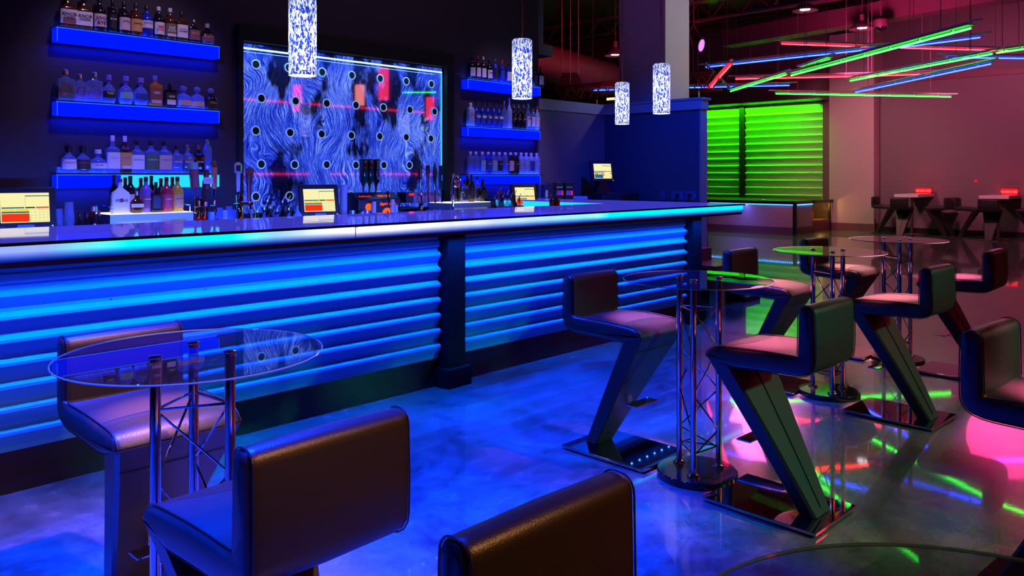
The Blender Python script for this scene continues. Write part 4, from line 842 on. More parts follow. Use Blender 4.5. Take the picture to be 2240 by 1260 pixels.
# ------------------------------------------------------------------ lit bottle stand and what stands on the back counter
CZ = .951
def stand(x0, x1, label, rails=True):
    s = thing('bottle_stand', label, 'stand', (0, 0, 0)); y0, y1, zt = 6.62, 7.00, 1.19
    L = x1 - x0; f = .055
    fr = MB(); pts_o = [(x0, CZ), (x0, zt), (x1, zt), (x1, CZ)]; pts_i = [(x0 + f, CZ), (x0 + f, zt - f), (x1 - f, zt - f), (x1 - f, CZ)]
    for i in range(3): fr.prism([pts_o[i], pts_o[i + 1], pts_i[i + 1], pts_i[i]], y0, y0 + .02)
    fr.box(x0, x0 + .01, y0 + .02, y1, CZ, zt).box(x1 - .01, x1, y0 + .02, y1, CZ, zt).box(x0, x1, y1 - .01, y1, CZ, zt)
    build('frame', fr, mat('brushed_stand', (.34, .33, .42), .35, .5), s, smooth=False)
    build('lit_top', MB().box(x0 + .005, x1 - .005, y0 + .002, y1 - .01, zt, zt + .006), M['led_top'], s)
    if rails:
        for x in (x0 + .02, x1 - .02): build('rail', MB().path([(x, y0 + .02, zt), (x, y0 + .02, zt + .06), (x, y1 - .04, zt + .07), (x, y1 - .04, zt)], .005, 8), M['chrome'], s)
    light('AREA', ((x0 + x1) / 2, y0 + .16, zt - .07), ((x0 + x1) / 2, y0 + .16, 0), (.8, .85, 1), .8, L * .8, .1)
    return zt + .006
M['led_top'] = glow('lit_stand_top', (1, .88, .82), 1.4)
sx0, sx1 = xat(241, 6.62), xat(423, 6.62)
zt = stand(sx0, sx1, 'steel lit bottle stand with white glowing top, below the lowest left shelf')
def on(px, w, h, Y, z, kind, glass, cap, label, d, group=None, **kw):
    t = tpix(px, Y); return bottle(kind, w * t / F, h * t / F, (t * ray(px)[0], Y, z), glass, cap, label, d, group=group, **kw)
G1 = 'bottles on the lit stand'
s = on(263, 40, 76, 6.70, zt, 'flask', 'milk', 'cap_r', None, 'flat white liqueur bottle at the left end of the lit stand', G1, word='PÊCHE', wsize=.62)
y_ = -.025
build('seal', MB().rod((0, -.0245, .105), (0, -.028, .105), .017, 20), M['ink_r'], s)
on(299, 28, 48, 6.69, zt, 'crown', 'amber', 'cap_s', 'lab_w', 'round dark brandy bottle with oval label, right of the white flask', G1, lab=(.26, .42))
on(285, 25, 80, 6.82, zt, 'round', 'dark', 'cap_k', 'lab_w', 'tall dark bottle with violet label behind the white flask', G1)
on(319, 25, 78, 6.74, zt, 'round', 'violet', 'cap_k', 'lab_br', 'dark plum liqueur bottle in the middle of the lit stand', G1, word='DeKUYPER', ink='ink_w', wsize=.35)
on(341, 22, 66, 6.70, zt, 'square', 'dark', 'cap_k', 'lab_k', 'short black bottle with blue print on the lit stand', G1, word='HPNOTIQ', ink='ink_b', wsize=.35)
on(364, 25, 76, 6.72, zt, 'round', 'red', 'cap_k', 'lab_r', 'red sour liqueur bottle on the lit stand', G1, word='Pucker', ink='ink_w', wsize=.6)
on(388, 25, 76, 6.72, zt, 'round', 'yellow', 'cap_k', 'lab_o', 'yellow sour liqueur bottle at the right end of the lit stand', G1, word='DeKUYPER', wsize=.35)
for px, h, d in ((250, 82, 'tall green-black bottle at the back left corner of the lit stand'), (274, 76, 'dark bottle behind the neck of the white flask'), (308, 74, 'dark bottle in the back row behind the round brandy bottle'), (331, 78, 'dark bottle in the back row between plum and black bottles'), (352, 72, 'dark bottle in the back row between black and red bottles'), (377, 74, 'dark bottle in the back row between red and yellow bottles')):
    on(px, 20, h, 6.90, zt, 'slim', 'dark', 'cap_k', None, d, 'back row on the lit stand')
def cup(px, Y, z, w, h, label, m='cup', name='drinking_glass', cat='glass', group=None, taper=.78, mat_=None):
    t = tpix(px, Y); r, H = w * t / F / 2, h * t / F
    o = build(name, MB().lathe([(r * taper, 0), (r, H), (r * .94, H), (r * taper * .9, .006)], 20), M[m], None, (t * ray(px)[0], Y, z))
    return tag(o, label, cat, group)
for i in range(7): cup(304 + i * 13.5, 6.80, CZ, 12, 34, ('leftmost', 'second', 'third', 'fourth', 'fifth', 'sixth', 'rightmost')[i] + ' of the seven tumblers under the lit stand, counted from the left', group='tumblers under the lit stand', taper=.95)
def stack(px, Y, z, w, h, n, label):
    t = tpix(px, Y); r, H = w * t / F / 2, h * t / F; s = thing('cup_stack', label, 'cups', (t * ray(px)[0], Y, z))
    build('top_cup', MB().lathe([(r * 1.0, H * .62), (r * .78, H * .985), (r * .76, H)], 20), M['cup'], s)
    lip = MB()
    for i in range(n): zz = H * .62 * i / n; lip.lathe([(r, zz), (r * 1.05, zz + .003), (r * .99, zz + H * .62 / n - .001)], 20)
    o = build('cup_rims', lip, M['cup'], s); o['kind'] = 'stuff'
stack(128, 6.75, CZ, 21, 84, 14, 'shorter upside-down stack of clear plastic cups beside the left order screen')
stack(151, 6.72, CZ, 22, 98, 16, 'taller upside-down stack of clear plastic cups left of the bottles')
G2 = 'bottles between the cups and the lit stand'
for px, w, h, g, c, d in ((174, 21, 76, 'dark', 'cap_k', 'dark bottle right of the taller cup stack'), (189, 21, 74, 'dark', 'cap_k', 'dark bottle with silvery shoulder left of the pale-capped pair'), (200, 17, 84, 'amber', 'cap_b', 'brown-capped bottle behind the white-capped one by the lit stand'), (206, 18, 86, 'dark', 'cap_w', 'white-capped bottle next to the lit stand'), (216, 19, 76, 'dark', 'cap_r', 'bottle with red neck against the left side of the lit stand')):
    on(px, w, h, 6.80 if px in (200,) else 6.68, CZ, 'round', g, c, 'lab_k', d, G2)

# ------------------------------------------------------------------ order screens
def pos(px, py0, py1, w, Y, z, rz, label, tall=.0, layout=0):
    """order terminal: tilted screen on a foot; py0/py1 top and bottom of the screen body, w its width in px"""
    t = tpix(px, Y); Wd = w * t / F; H = (py1 - py0) * t / F; x = t * ray(px)[0]; zb = EYE - (py1 - HY) * t / F
    s = thing('order_terminal', label, 'touch screen', (x, Y, z), rz, 'order terminals behind the bar'); hz = zb - z; tilt = R(-14)
    hs = build('housing', MB().prism([(-Wd / 2, 0), (Wd / 2, 0), (Wd / 2, H), (-Wd / 2, H)], -.02, .05).prism([(-Wd * .42, H * .1), (Wd * .42, H * .1), (Wd * .36, H * .85), (-Wd * .36, H * .85)], .05, .13), M['plastic'], s, (0, 0, hz), (tilt, 0, 0), bevel=.012)
    m_ = Wd * .12; sw_, sh_ = Wd - 2 * m_, H * .69; z0 = H * .16
    sc = MB(); y = -.0215
    def q(u0, u1, v0, v1, mi, dy=0.0):
        sc.mi = mi; sc.box(-Wd / 2 + m_ + u0 * sw_, -Wd / 2 + m_ + u1 * sw_, y - .001 - dy, y + .001, z0 + v0 * sh_, z0 + v1 * sh_)
    q(0, 1, 0, 1, 0)
    D = .0012
    if layout == 0:
        q(.02, .48, .475, .52, 3, D); q(.50, .70, .475, .52, 4, D); q(.72, .99, .475, .52, 1, D); q(.02, .28, .39, .45, 2, D); q(.30, .58, .39, .45, 2, D); q(.02, .58, .32, .375, 3, D); q(.02, .58, .03, .30, 1, D)
        for i in range(5): q(.62 + i * .085, .623 + i * .085, .03, .43, 5, D)
        for i in range(5): q(.62, .96, .05 + i * .095, .055 + i * .095, 5, D)
        q(.5, 1, .88, .91, 3, D); q(.5, .505, .55, .90, 5, D)
    else:
        q(0, .72, .45, .50, 3, D); q(.74, 1, .45, .50, 1, D); q(.5, 1, .84, .87, 3, D); q(.02, .5, .03, .28, 3, D)
        for i in range(5): q(.04 + i * .11, .12 + i * .11, .37, .42, 4, D)
        q(.04, .22, .30, .35, 6, D); q(.24, .33, .30, .35, 7, D); q(.35, .44, .30, .35, 2, D); q(.46, .56, .30, .35, 1, D); q(.52, .58, .18, .26, 1, D); q(.92, .99, .30, .36, 6, D); q(.92, .99, .05, .12, 6, D); q(.92, .99, .20, .26, 2, D)
        for i in range(3): q(.62 + i * .1, .625 + i * .1, .03, .35, 5, D)
    build('screen', sc, [M['screen'], M['scr_red'], M['scr_yel'], M['scr_blue'], M['scr_dark'], M['scr_line'], M['scr_green'], M['scr_white']], hs, smooth=False)
    text('lettering', 'micros', H * .045, M['steel'], hs, (-Wd * .36, y - .0005, H * .07)); build('button', MB().rod((Wd * .42, -.024, H * .07), (Wd * .42, -.019, H * .07), .006, 12), M['led_b2'], hs)
    build('foot', MB().prism([(-Wd * .3, 0), (Wd * .3, 0), (Wd * .3, .03), (Wd * .12, max(hz + .04, .05)), (-Wd * .12, max(hz + .04, .05)), (-Wd * .3, .03)], -.02, .14), M['plastic'], s)
M['led_b2'] = glow('button_blue', (.4, .6, 1), 1.0)
pos(56, 407, 503, 122, 6.75, CZ, R(-8), 'order terminal at the left edge behind the bar, screen cut by the frame')
pos(700, 402, 475, 91, 6.70, CZ, R(-14), 'order terminal in front of the swirl panel, yellow and red screen')
pos(1150, 401, 458, 60, 6.60, CZ, R(-24), 'order terminal below the lowest right shelf')
t_ = 10.9; a_, c_ = ray(1312)
s_n = len(bpy.data.objects)
pos(1311, 368, 418, 56, t_ * c_, 1.141, R(-30), 'order terminal standing on the cash drawer by the blue partition', layout=1)

# ------------------------------------------------------------------ beer taps
def handle(kind, px, Y, py0, py1, w, parent, colr, tilt=0, word=None, ink='ink_w'):
    t = tpix(px, Y); x = t * ray(px)[0]; z0, z1 = EYE - (py1 - HY) * t / F, EYE - (py0 - HY) * t / F; r = w * t / F / 2; H = z1 - z0
    P = dict(can=[(.4, 0), (.95, .05), (.98, .70), (.95, .72), (1, .98), (.9, 1)], bottle=[(.45, 0), (.9, .08), (.9, .48), (.85, .62), (.5, .72), (.6, .80), (.75, .9), (.5, 1)],
             paddle=[(.35, 0), (.5, .1), (.7, .5), (1, .8), (.9, .95), (.3, 1)], shield=[(.4, 0), (.5, .25), (.55, .60), (.65, .62), (1, .66), (1, .92), (.4, 1)], leaf=[(.4, 0), (.6, .2), (1, .5), (.8, .8), (.15, 1)], bar=[(.8, 0), (.85, .1), (.95, .9), (1, .98), (.9, 1)])[kind]
    o = build('tap_handle', MB().lathe([(a * r, h * H) for a, h in P], 16, sy=.5 if kind in ('paddle', 'shield', 'leaf', 'bar') else 1, sq=4 if kind in ('shield', 'bar') else 2), M[colr], parent, (x, Y, z0), (0, tilt, 0))
    build('ferrule', MB().rod((0, 0, -.06), (0, 0, .004), .010, 10), M['chrome'], o)
    if word: text('lettering', word, min(r * 1.2, .03), M[ink], o, (0, -r * (.55 if kind in ('paddle', 'shield', 'leaf', 'bar') else 1.02), H * .5), (R(90), R(90) if len(word) > 3 else 0, 0), bold=.02)
    return o, x, z0, r, H
def tower(pxs, Y, ytop, label, rad=.028):
    x = sum(xat(p, Y) for p in pxs) / len(pxs); t = tpix(pxs[0], Y); zt_ = EYE - (ytop - HY) * t / F
    s = thing('beer_tower', label, 'beer tap', (0, 0, 0), 0, 'beer towers behind the bar')
    for p in pxs:
        xx = xat(p, Y); c = build('column', MB().lathe([(rad * 1.5, 0), (rad * 1.5, .012), (rad, .02), (rad, zt_ - CZ - .01), (rad * .8, zt_ - CZ)], 24, xx, Y + .04, CZ), M['chrome'], s)
    return s, zt_
s, z_ = tower([436, 449], 6.66, 432, 'twin chrome beer tower with can, tree and ram-head handles')
o, x, z0, r, H = handle('can', 427, 6.60, 355, 412, 20, s, 'lab_br', R(-5)); build('band', MB().lathe([(r * 1.0, H * .74), (r * 1.03, H * .99), (r * .9, H)], 16), M['lab_c'], o)
o, x, z0, r, H = handle('bottle', 451, 6.60, 371, 441, 19, s, 'maroon'); build('label', MB().box(-r * 1.1, r * 1.1, -r * 1.0, -r * .9, H * .56, H * .76), M['lab_w'], o); text('lettering', 'ANGRY\nORCHARD', .012, M['ink_k'], o, (0, -r * 1.03, H * .66)); build('carved_head', MB().lathe([(r * .8, 0), (r * 1.1, H * .12), (r * 1.05, H * .35), (r * .8, H * .46), (r * .5, H * .52)], 10), M['ceil'], o)
o, x, z0, r, H = handle('bar', 469, 6.60, 366, 413, 13, s, 'copper', 0, 'BOCK', 'ink_r'); hd = MB().lathe([(.004, -.012), (.016, 0), (.020, .02), (.014, .045), (.006, .055)], 12, .0, 0, H + .004).torus((-.018, 0, H + .032), .016, .006, 'y', 16, 6); build('ram_head', hd, M['cap_b'], o)
for xx in (436, 449, 469):
    X_ = xat(xx, 6.60); build('faucet', MB().path([(X_, 6.66, 1.235), (X_, 6.585, 1.235), (X_, 6.57, 1.19)], .009, 8).rod((X_, 6.60, 1.235), (X_, 6.60, 1.29), .008), M['chrome'], s)
s, z_ = tower([529], 6.66, 426, 'single chrome beer tower in front of the swirl panel left edge', .034)
o, x, z0, r, H = handle('shield', 521, 6.60, 355, 420, 17, s, 'tapwhite'); build('plate', MB().box(-r * .78, r * .78, -r * .56, -r * .5, H * .70, H * .90), M['ink_k'], o); build('green_mark', MB().box(r * .4, r * .7, -r * .60, -r * .55, H * .71, H * .89), M['scr_green'], o)
o, x, z0, r, H = handle('paddle', 545, 6.60, 366, 441, 18, s, 'maroon', 0, None); build('crest', MB().prism([(-r * .9, H * .82), (0, H * .72), (r * .9, H * .82), (r, H * .92), (0, H * 1.0), (-r, H * .92)], -r * .55, -r * .3), M['cap_b'], o)
for xx in (521, 545):
    X_ = xat(xx, 6.60); build('faucet', MB().path([(X_, 6.66, 1.25), (X_, 6.585, 1.25), (X_, 6.57, 1.20)], .010, 8), M['chrome'], s)
build('manifold', MB().rod((xat(515, 6.66), 6.66, 1.25), (xat(552, 6.66), 6.66, 1.25), .018, 14), M['chrome'], s)
# four-handle rail
s, z_ = tower([925], 6.72, 444, 'four-handle beer rail in front of the swirl panel right edge', .030)
X0, X1 = xat(889, 6.62), xat(962, 6.62); zb = EYE - (443 - HY) * tpix(925, 6.62) / F; zt2 = EYE - (420 - HY) * tpix(925, 6.62) / F
build('rail_box', MB().box(X0 + .10, X1, 6.64, 6.76, zb, zt2), M['steel'], s, bevel=.004); e = build('end_box', MB().box(X0, X0 + .10, 6.62, 6.78, zb, zt2), M['plastic'], s, bevel=.004)
build('lit_mark', MB().box(X0 + .035, X0 + .095, 6.615, 6.619, zt2 - .035, zt2 - .012), M['redtext'], e)
for px, y0, kd, cl, wd in ((921, 356, 'leaf', 'dark', 'Coors Light'), (936, 361, 'paddle', 'maroon', None), (951, 354, 'leaf', 'greenglass', None), (965, 362, 'bar', 'greenglass', 'hazel')):
    o, x, z0, r, H = handle(kd, px, 6.60, y0, 416, 12, s, cl, R(-4) if px == 921 else 0, wd)
    if px == 936: build('badge', MB().rod((0, -.012, H * .62), (0, -.008, H * .62), .017, 14), M['gold'], o)
    X_ = xat(px, 6.60) ; build('faucet', MB().path([(X_, 6.64, zt2 - .03), (X_, 6.60, zt2 - .03), (X_, 6.59, zb - .005)], .009, 8), M['chrome'], s)
# oval chrome font
s = thing('beer_font', 'chrome arch-shaped beer font with an oval badge, left of the second lit stand', 'beer tap', (0, 0, 0), 0, 'beer towers behind the bar')
fx, fy = xat(999, 6.60), 6.60; t = tpix(999, 6.6); zc = EYE - (402 - HY) * t / F
arch = [(fx - .055 * math.cos(R(a)), fy, zc + .02 + .075 * math.sin(R(a))) for a in range(0, 181, 15)]
build('arch', MB().path([(fx - .055, fy, CZ)] + arch + [(fx + .055, fy, zc - .10)], .013, 12), M['chrome'], s)
bd = build('badge', MB().rod((fx, fy - .02, zc), (fx, fy + .01, zc), .042, 24), M['cap_s'], s); build('emblem', MB().prism([(fx - .018, zc - .015), (fx + .018, zc - .015), (fx + .018, zc + .012), (fx, zc + .026), (fx - .018, zc + .012)], fy - .024, fy - .020), M['lab_br'], bd)
build('foot', MB().lathe([(.05, 0), (.045, .015), (.02, .03)], 20, fx - .055, fy, CZ), M['chrome'], s)
build('faucet', MB().path([(fx + .055, fy, zc - .08), (fx + .085, fy - .04, zc - .09), (fx + .085, fy - .04, zc - .14)], .009, 8), M['chrome'], s)

# ------------------------------------------------------------------ liqueur dispenser with three upturned bottles
Yd = 6.78; dx0, dx1 = xat(764, Yd), xat(856, Yd); td = tpix(808, Yd); zT = EYE - (421 - HY) * td / F
s = thing('liqueur_dispenser', 'black shot dispenser with glowing orange logo in front of the swirl panel', 'dispenser', (0, 0, 0))
bx = build('body', MB().prism([(6.62, CZ), (6.95, CZ), (6.95, zT), (6.72, zT), (6.62, zT - .07)], dx0, dx1, 'x'), M['plastic'], s, bevel=.008)
text('lettering', 'Jägermeister', .040, M['orange'], bx, ((dx0 + dx1) / 2 + .10, 6.617, zT - .115), bold=.02)
text('lettering', 'ON TAP', .045, M['orange'], bx, ((dx0 + dx1) / 2 + .08, 6.665, zT - .036), (R(38), 0, 0), bold=.02); text('lettering', "McGillicuddy's", .026, M['redtext'], bx, (dx0 + .11, 6.665, zT - .036), (R(38), 0, 0), bold=.03)
build('logo_disc', MB().rod(((dx0 + dx1) / 2 + .085, 6.618, zT - .215), ((dx0 + dx1) / 2 + .085, 6.612, zT - .215), .058, 28), M['orange'], bx); build('logo_cross', MB().box((dx0 + dx1) / 2 + .081, (dx0 + dx1) / 2 + .089, 6.608, 6.6115, zT - .245, zT - .185).box((dx0 + dx1) / 2 + .07, (dx0 + dx1) / 2 + .10, 6.608, 6.6115, zT - .208, zT - .200), M['ink_k'], bx)
build('logo_disc', MB().rod((dx0 + .12, 6.618, zT - .145), (dx0 + .12, 6.612, zT - .145), .040, 24), M['orange'], bx)
build('spout', MB().path([((dx0 + dx1) / 2 + .05, 6.62, zT - .01), ((dx0 + dx1) / 2 + .05, 6.56, zT + .01), ((dx0 + dx1) / 2 + .05, 6.55, zT - .13)], .010, 8), M['chrome'], s)
for i, px in enumerate((795, 808, 822)):
    x = xat(px, 6.80); zb = zT + .055; Hh = EYE - (357 - HY) * td / F - zb
    o = thing('upturned_bottle', ('left', 'middle', 'right')[i] + ' one of three upturned square bottles on the shot dispenser', 'bottle', (x, 6.80, zT), 0, 'upturned bottles on the dispenser'); o.scale = (.49, .75, 1)
    build('glass', MB().lathe([(.012, .0), (.014, .05), (.018, .07), (.050, .115), (.058, .13), (.058, .33), (.054, .345)], 24, sq=6), M['greenglass'] if i < 2 else M['dark'], o)
    if i == 2: L = build('label', MB().box(-.036, .036, -.0605, -.0595, .135, .325), M['lab_ol'], o); build('emblem', MB().rod((0, -.0625, .185), (0, -.061, .185), .024, 18).box(-.030, .030, -.0625, -.061, .225, .240), M['ink_k'], L)
# cups and glasses round the order terminal and dispenser
G3 = 'cups and glasses beside the shot dispenser'
for px, w, h, y1, Yc, m, d in ((752, 17, 98, 0, 6.85, 'lab_p', 'tall pinkish paper cup stack right of the middle order terminal'), (770, 14, 46, 0, 6.56, 'cup', 'clear glass in front of the dispenser left corner'), (783, 8, 36, 0, 6.55, 'led_b2', 'slim bluish shot tube left of the dispenser disc'), (792, 9, 42, 0, 6.55, 'cup', 'slim clear tube in front of the dispenser'), (801, 17, 44, 0, 6.57, 'cup', 'ribbed clear tumbler in front of the dispenser'), (817, 11, 62, 0, 6.57, 'lab_p', 'narrow pale cup stack before the dispenser lettering'), (858, 10, 64, 0, 6.60, 'lab_p', 'tall pale cup stack at the right end of the dispenser'), (866, 9, 52, 0, 6.58, 'lab_p', 'shorter pale cup stack right of the dispenser'), (870, 9, 62, 0, 6.85, 'wood', 'small reddish bottle-shaped shaker behind the pale cups')):
    cup(px, Yc, CZ, w, h, d, m, 'cup', 'cup', G3, 1.15)
# glassware and poured bottles between the towers
G4 = 'mixed glassware between the beer towers'
gl = ((462, 15, 58), (472, 15, 50), (480, 16, 66), (491, 14, 60), (501, 16, 68), (511, 14, 60), (486, 14, 44), (506, 14, 40))
on_ = ['goblet with a blue rim nearest the ram-head handle', 'short tumbler under the ram-head handle', 'tall glass left of the pale shaker', 'pale glass in the middle between the towers', 'tall glass with straws between the towers', 'glass just left of the single tower', 'low tumbler in the front row between the towers', 'low tumbler in front of the single tower']
for i, (px, w, h) in enumerate(gl): cup(px, 6.60 if i > 5 else 6.72, CZ, w, h, on_[i], 'clear' if i % 3 else 'frost', 'drinking_glass', 'glass', G4, .7)
sp2 = build('straw_bunch', MB(), M['red']) if False else None
st_ = thing('straw_cup', 'cup of coloured straws in front of the single beer tower', 'straws', (xat(552, 6.6), 6.60, CZ)); build('cup', MB().lathe([(.03, 0), (.036, .12)], 16), M['dark'], st_)
for i in range(7): build('straw', MB().rod((0, 0, .02), (random.uniform(-.045, .045), random.uniform(-.03, .03), .235), .0035, 6), M[('lab_r', 'lab_g', 'scr_green', 'lab_o', 'lab_w', 'red', 'lab_c')[i]], st_)
G5 = 'bottles with pourers in front of the swirl panel'
def poured(px, w, h, Y, d, g='clear', lb='lab_w', grp=G5, cap='cap_k', z=CZ):
    s = on(px, w, h * .86, Y, z, 'round', g, cap, lb, d, grp, fill='liquid' if g == 'clear' else None); t = tpix(px, Y); H = h * .86 * t / F
    build('pourer', MB().rod((0, 0, H), (0, 0, H + .02), .009).rod((0, 0, H + .018), (.022, -.01, H + .06), .0035), M['steel'], s)
names = ['dark-labelled poured bottle right of the straw cup', 'poured bottle under the leftmost bottom ring', 'poured bottle third from the straw cup', 'clear poured bottle with bright shoulder, left of centre', 'broad blue-lit poured bottle in front of the panel', 'second broad blue-lit poured bottle beside the first', 'back-row poured bottle behind the broad ones', 'poured bottle with upright spout in the back row', 'back-row poured bottle left of the orange-capped one']
for i, (px, w, h, Y, g) in enumerate(((563, 19, 62, 6.58, 'dark'), (578, 18, 66, 6.66, 'clear'), (592, 18, 68, 6.66, 'dark'), (600, 16, 72, 6.80, 'clear'), (606, 24, 62, 6.55, 'clear'), (632, 24, 64, 6.55, 'clear'), (618, 17, 78, 6.80, 'dark'), (585, 15, 80, 6.90, 'dark'), (630, 16, 78, 6.85, 'dark'))): poured(px, w, h, Y, names[i], g)
on(651, 22, 70, 6.60, CZ, 'flask', 'frost', 'cap_b', 'lab_w', 'frosted bottle with orange-brown cap left of the middle order terminal', G5)
# glass rack under the beer rail and the second lit stand
s = thing('glass_rack', 'black rack of upturned glasses under the beer rail', 'rack', (0, 0, 0)); rx0, rx1 = xat(873, 6.60), xat(917, 6.60)
build('frame', MB().box(rx0, rx1, 6.60, 6.62, 1.15, 1.165).box(rx0, rx1, 6.80, 6.82, 1.15, 1.165).box(rx0, rx0 + .015, 6.60, 6.82, CZ, 1.165).box(rx1 - .015, rx1, 6.60, 6.82, CZ, 1.165).box(rx0, rx1, 6.60, 6.82, CZ, CZ + .01), M['black'], s)
for i, px in enumerate((881, 894, 908, 937, 951, 962)): cup(px, 6.71, CZ + (.011 if i < 3 else 0), 12, 30 if i < 3 else 34, ('left', 'middle', 'right')[i % 3] + (' upturned glass in the black rack' if i < 3 else ' clear tumbler right of the black rack'), 'cup', 'drinking_glass', 'glass', 'glasses under the beer rail', .9)
x0, x1 = xat(985, 6.62), xat(1074, 6.62)
z2 = stand(x0, x1, 'second steel bottle stand with lit inside, below the lowest right shelf', False)
G6 = 'spirit bottles on the second stand'
for px, w, h, kd, g, c, d in ((1016, 17, 48, 'boxy', 'clear', 'cap_k', 'square clear bottle with dark stopper on the second stand'), (1031, 16, 60, 'round', 'amber', 'cap_k', 'dark whiskey bottle in the middle of the second stand'), (1044, 15, 54, 'round', 'clear', 'cap_k', 'blue-lit bottle behind, on the second stand'), (1056, 22, 48, 'crown', 'dark', 'cap_k', 'broad-shouldered bottle with pourer at the right of the second stand'), (1005, 15, 46, 'square', 'dark', 'cap_s', 'dark square bottle behind the chrome font'), (992, 13, 62, 'slim', 'dark', 'cap_s', 'slim silver-capped bottle behind the chrome font, left'), (1022, 14, 66, 'slim', 'dark', 'cap_r', 'red-tipped bottle at the back of the second stand')):
    on(px, w, h, 6.74 if px in (1016, 1031, 1056) else 6.88, z2, kd, g, c, 'lab_k', d, G6)
G7 = 'rail bottles left of the right order terminal'
nm = ['first rail bottle right of the second stand', 'rail bottle with red pourer beside the second stand', 'rail bottle with bright shoulder', 'rail bottle in the back, red pourer', 'rail bottle in the middle of the cluster', 'rail bottle with dark pourer, cluster right', 'rail bottle nearest the right order terminal', 'loose-looped rail bottle against the order terminal']
for i, (px, w, h, Y) in enumerate(((1082, 15, 60, 6.60), (1090, 14, 70, 6.80), (1100, 15, 62, 6.60), (1096, 13, 74, 6.95), (1110, 14, 66, 6.70), (1118, 14, 62, 6.56), (1126, 13, 66, 6.62), (1136, 15, 58, 6.45 if False else 6.55))): poured(px, w, h, Y, nm[i], 'dark' if i % 3 == 0 else 'clear', 'lab_k', G7, 'cap_r' if i % 2 else 'cap_k')
poured(1206, 9, 24, 5.04, 'slim red-topped bottle on the rear edge of the bar top', 'dark', 'lab_r', None, 'cap_r', BT + .001); poured(1217, 15, 25, 5.03, 'dark bottle with black pourer on the rear edge of the bar top', 'amber', None, None, 'cap_k', BT + .001)
# service ledge: napkin box, printers, cash drawer, paper roll
LZ = 1.141
def lp_(px, t): a, c = ray(px); return t * a, t * c
x, y = xat(1196, 7.0), 7.0; s = thing('napkin_dispenser', 'blue-lit angular napkin box at the end of the bar return', 'dispenser', (x, y, 1.206), R(-20)); 
s.location = (xat(1197, 6.95), 6.95, 1.206)
build('body', MB().prism([(-.07, 0), (.07, 0), (.07, .17), (.0, .215), (-.07, .17)], -.05, .05), M['bplastic'], s, bevel=.004); build('napkins', MB().box(-.055, -.02, -.056, -.051, .005, .10), M['lab_w'], s)
for px, lab in ((1222, 'left black receipt printer with a small coloured display'), (1243, 'right black receipt printer with a small coloured display')):
    s = thing('receipt_printer', lab, 'printer', (*lp_(px, 10.6), LZ), R(-35), 'receipt printers by the blue partition'); build('body', MB().box(-.055, .055, -.06, .10, 0, .27), M['plastic'], s, bevel=.008)
    build('display', MB().box(-.042, .030, -.064, -.061, .10, .16), M['scr_violet'] if 'scr_violet' in M else M.setdefault('scr_violet', glow('violet_display', (.12, .02, .7), .8)), s); build('warning_bar', MB().box(.031, .044, -.064, -.061, .10, .16), M['scr_red'], s); build('slot', MB().box(-.04, .04, -.063, -.061, .2, .212), M['lab_w'], s)
x, y = lp_(1300, 10.75); s = thing('cash_drawer', 'long low black cash drawer on the ledge by the blue partition', 'cash drawer', (x + .02, y - .02, LZ), R(-60))
s.location = (9.14, 6.74, LZ); s.rotation_euler = (0, 0, R(-90))
build('body', MB().box(-.33, .33, -.22, .20, 0, .115), M['plastic'], s, bevel=.006); build('front', MB().box(-.0, .32, -.226, -.221, .012, .10), M['bplastic'], s, bevel=.002); build('handle', MB().box(.02, .035, -.232, -.227, .02, .09), M['steel'], s)
tag(build('paper_roll', MB().rod((-.11, 0, 0), (.11, 0, 0), .036, 20), M['lab_w'], None, (8.72, yat(1268, 8.72), LZ + .037), (0, 0, R(-60))), 'white paper roll lying left of the cash drawer terminal', 'paper roll')
for o in bpy.data.objects:
    if o.get('label', '').startswith('order terminal standing on the cash drawer'): o.location = (9.08, yat(1312, 9.0), LZ + .116)
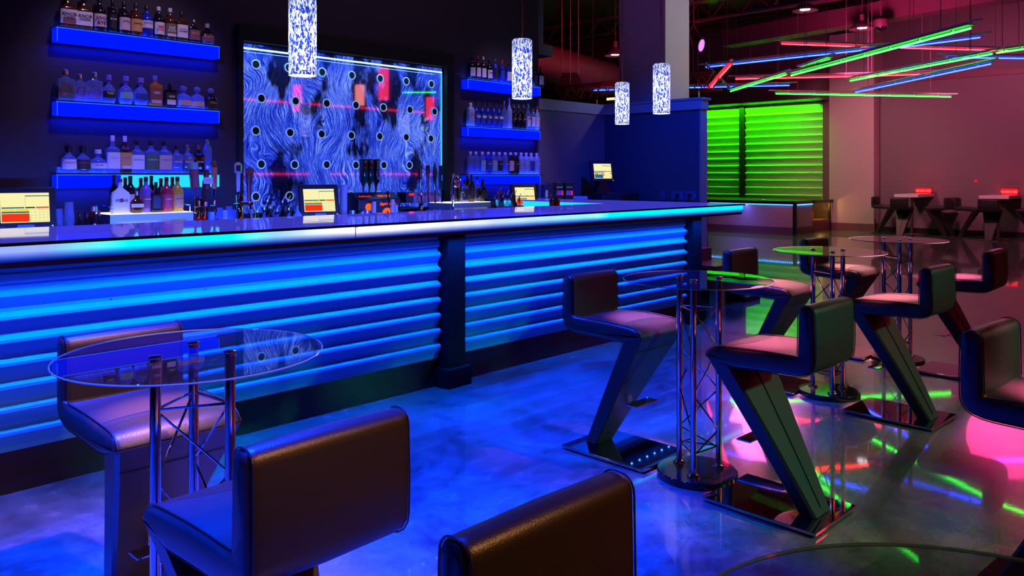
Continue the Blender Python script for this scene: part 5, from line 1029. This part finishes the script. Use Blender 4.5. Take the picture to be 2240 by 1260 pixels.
# outlets on the blue partition
for px, w, lab in ((1450, 10, 'single switch plate on the blue partition, left one of three'), (1483, 26, 'double socket with plugs and looped cables on the blue partition'), (1510, 19, 'socket with a looped cable nearest the end of the blue partition')):
    yc = yat(px, BLUE_X); t = BLUE_X / ray(px)[0]; wd = w * t / F / .86; zc = EYE - (428 - HY) * t / F; s = thing('wall_socket', lab, 'socket', (BLUE_X, yc, zc), 0, 'sockets on the blue partition')
    build('plate', MB().box(-.008, -.001, -wd / 2, wd / 2, -.06, .06), M['bluelit'] if 'bluelit' in M else M.setdefault('bluelit', mat('blue_socket_plate', (.08, .10, .3), .35)), s, bevel=.002)
    if w > 12: build('plug', MB().box(-.045, -.009, -.02, .02, -.02, .03), M['plastic'], s, bevel=.004); build('cable', MB().torus((-.03, 0, 0), .045, .005, 'y', 20, 6).move(Matrix.Rotation(R(90), 4, 'Z')), M['tapwhite'], s)
    else: build('switch', MB().box(-.014, -.009, -.012, .012, -.02, .02), M['steel'], s)

M['redline'] = glow('red_line', (1, .01, .03), 8)
# ------------------------------------------------------------------ behind the camera: what the swirl panel mirrors
for z_, lab in ((3.48, 'upper red light line on the wall facing the bar, seen mirrored in the panel'), (1.52, 'lower red light line on the wall facing the bar, seen mirrored in the panel')):
    tag(build('red_light_line', MB().box(-3, 24, -4.99, -4.96, z_, z_ + .04), M['redline']), lab, 'light line')
for px, y0, y1, w, g, lab in ((650, 186, 243, 18, 'pk', 'red glowing column lamp mirrored left of the panel centre'), (839, 150, 218, 22, 'pk', 'red glowing column lamp mirrored highest in the panel'), (941, 213, 262, 18, 'pk', 'red glowing column lamp mirrored at the panel right edge'), (787, 186, 230, 20, 'or', 'pinkish column lamp mirrored right of the panel centre')):
    Yv = 16.6; t = Yv / ray(px)[1]; z0, z1 = EYE - (y1 - HY) * t / F, EYE - (y0 - HY) * t / F; r = w * t / F / 2; s = thing('column_lamp', lab, 'lamp', (t * ray(px)[0], 2 * 7.262 - Yv, z0), 0, 'red column lamps mirrored in the panel')
    build('shade', MB().lathe([(r * .98, 0), (r, .01), (r, z1 - z0 - .01), (r * .95, z1 - z0)], 24), glow('rose_lamp_' + g, (1, .03, .10) if g == 'pk' else (1, .25, .22), 9), s); build('cord', MB().rod((0, 0, z1 - z0), (0, 0, 6.2 - z0), .006, 5), M['wire'], s)
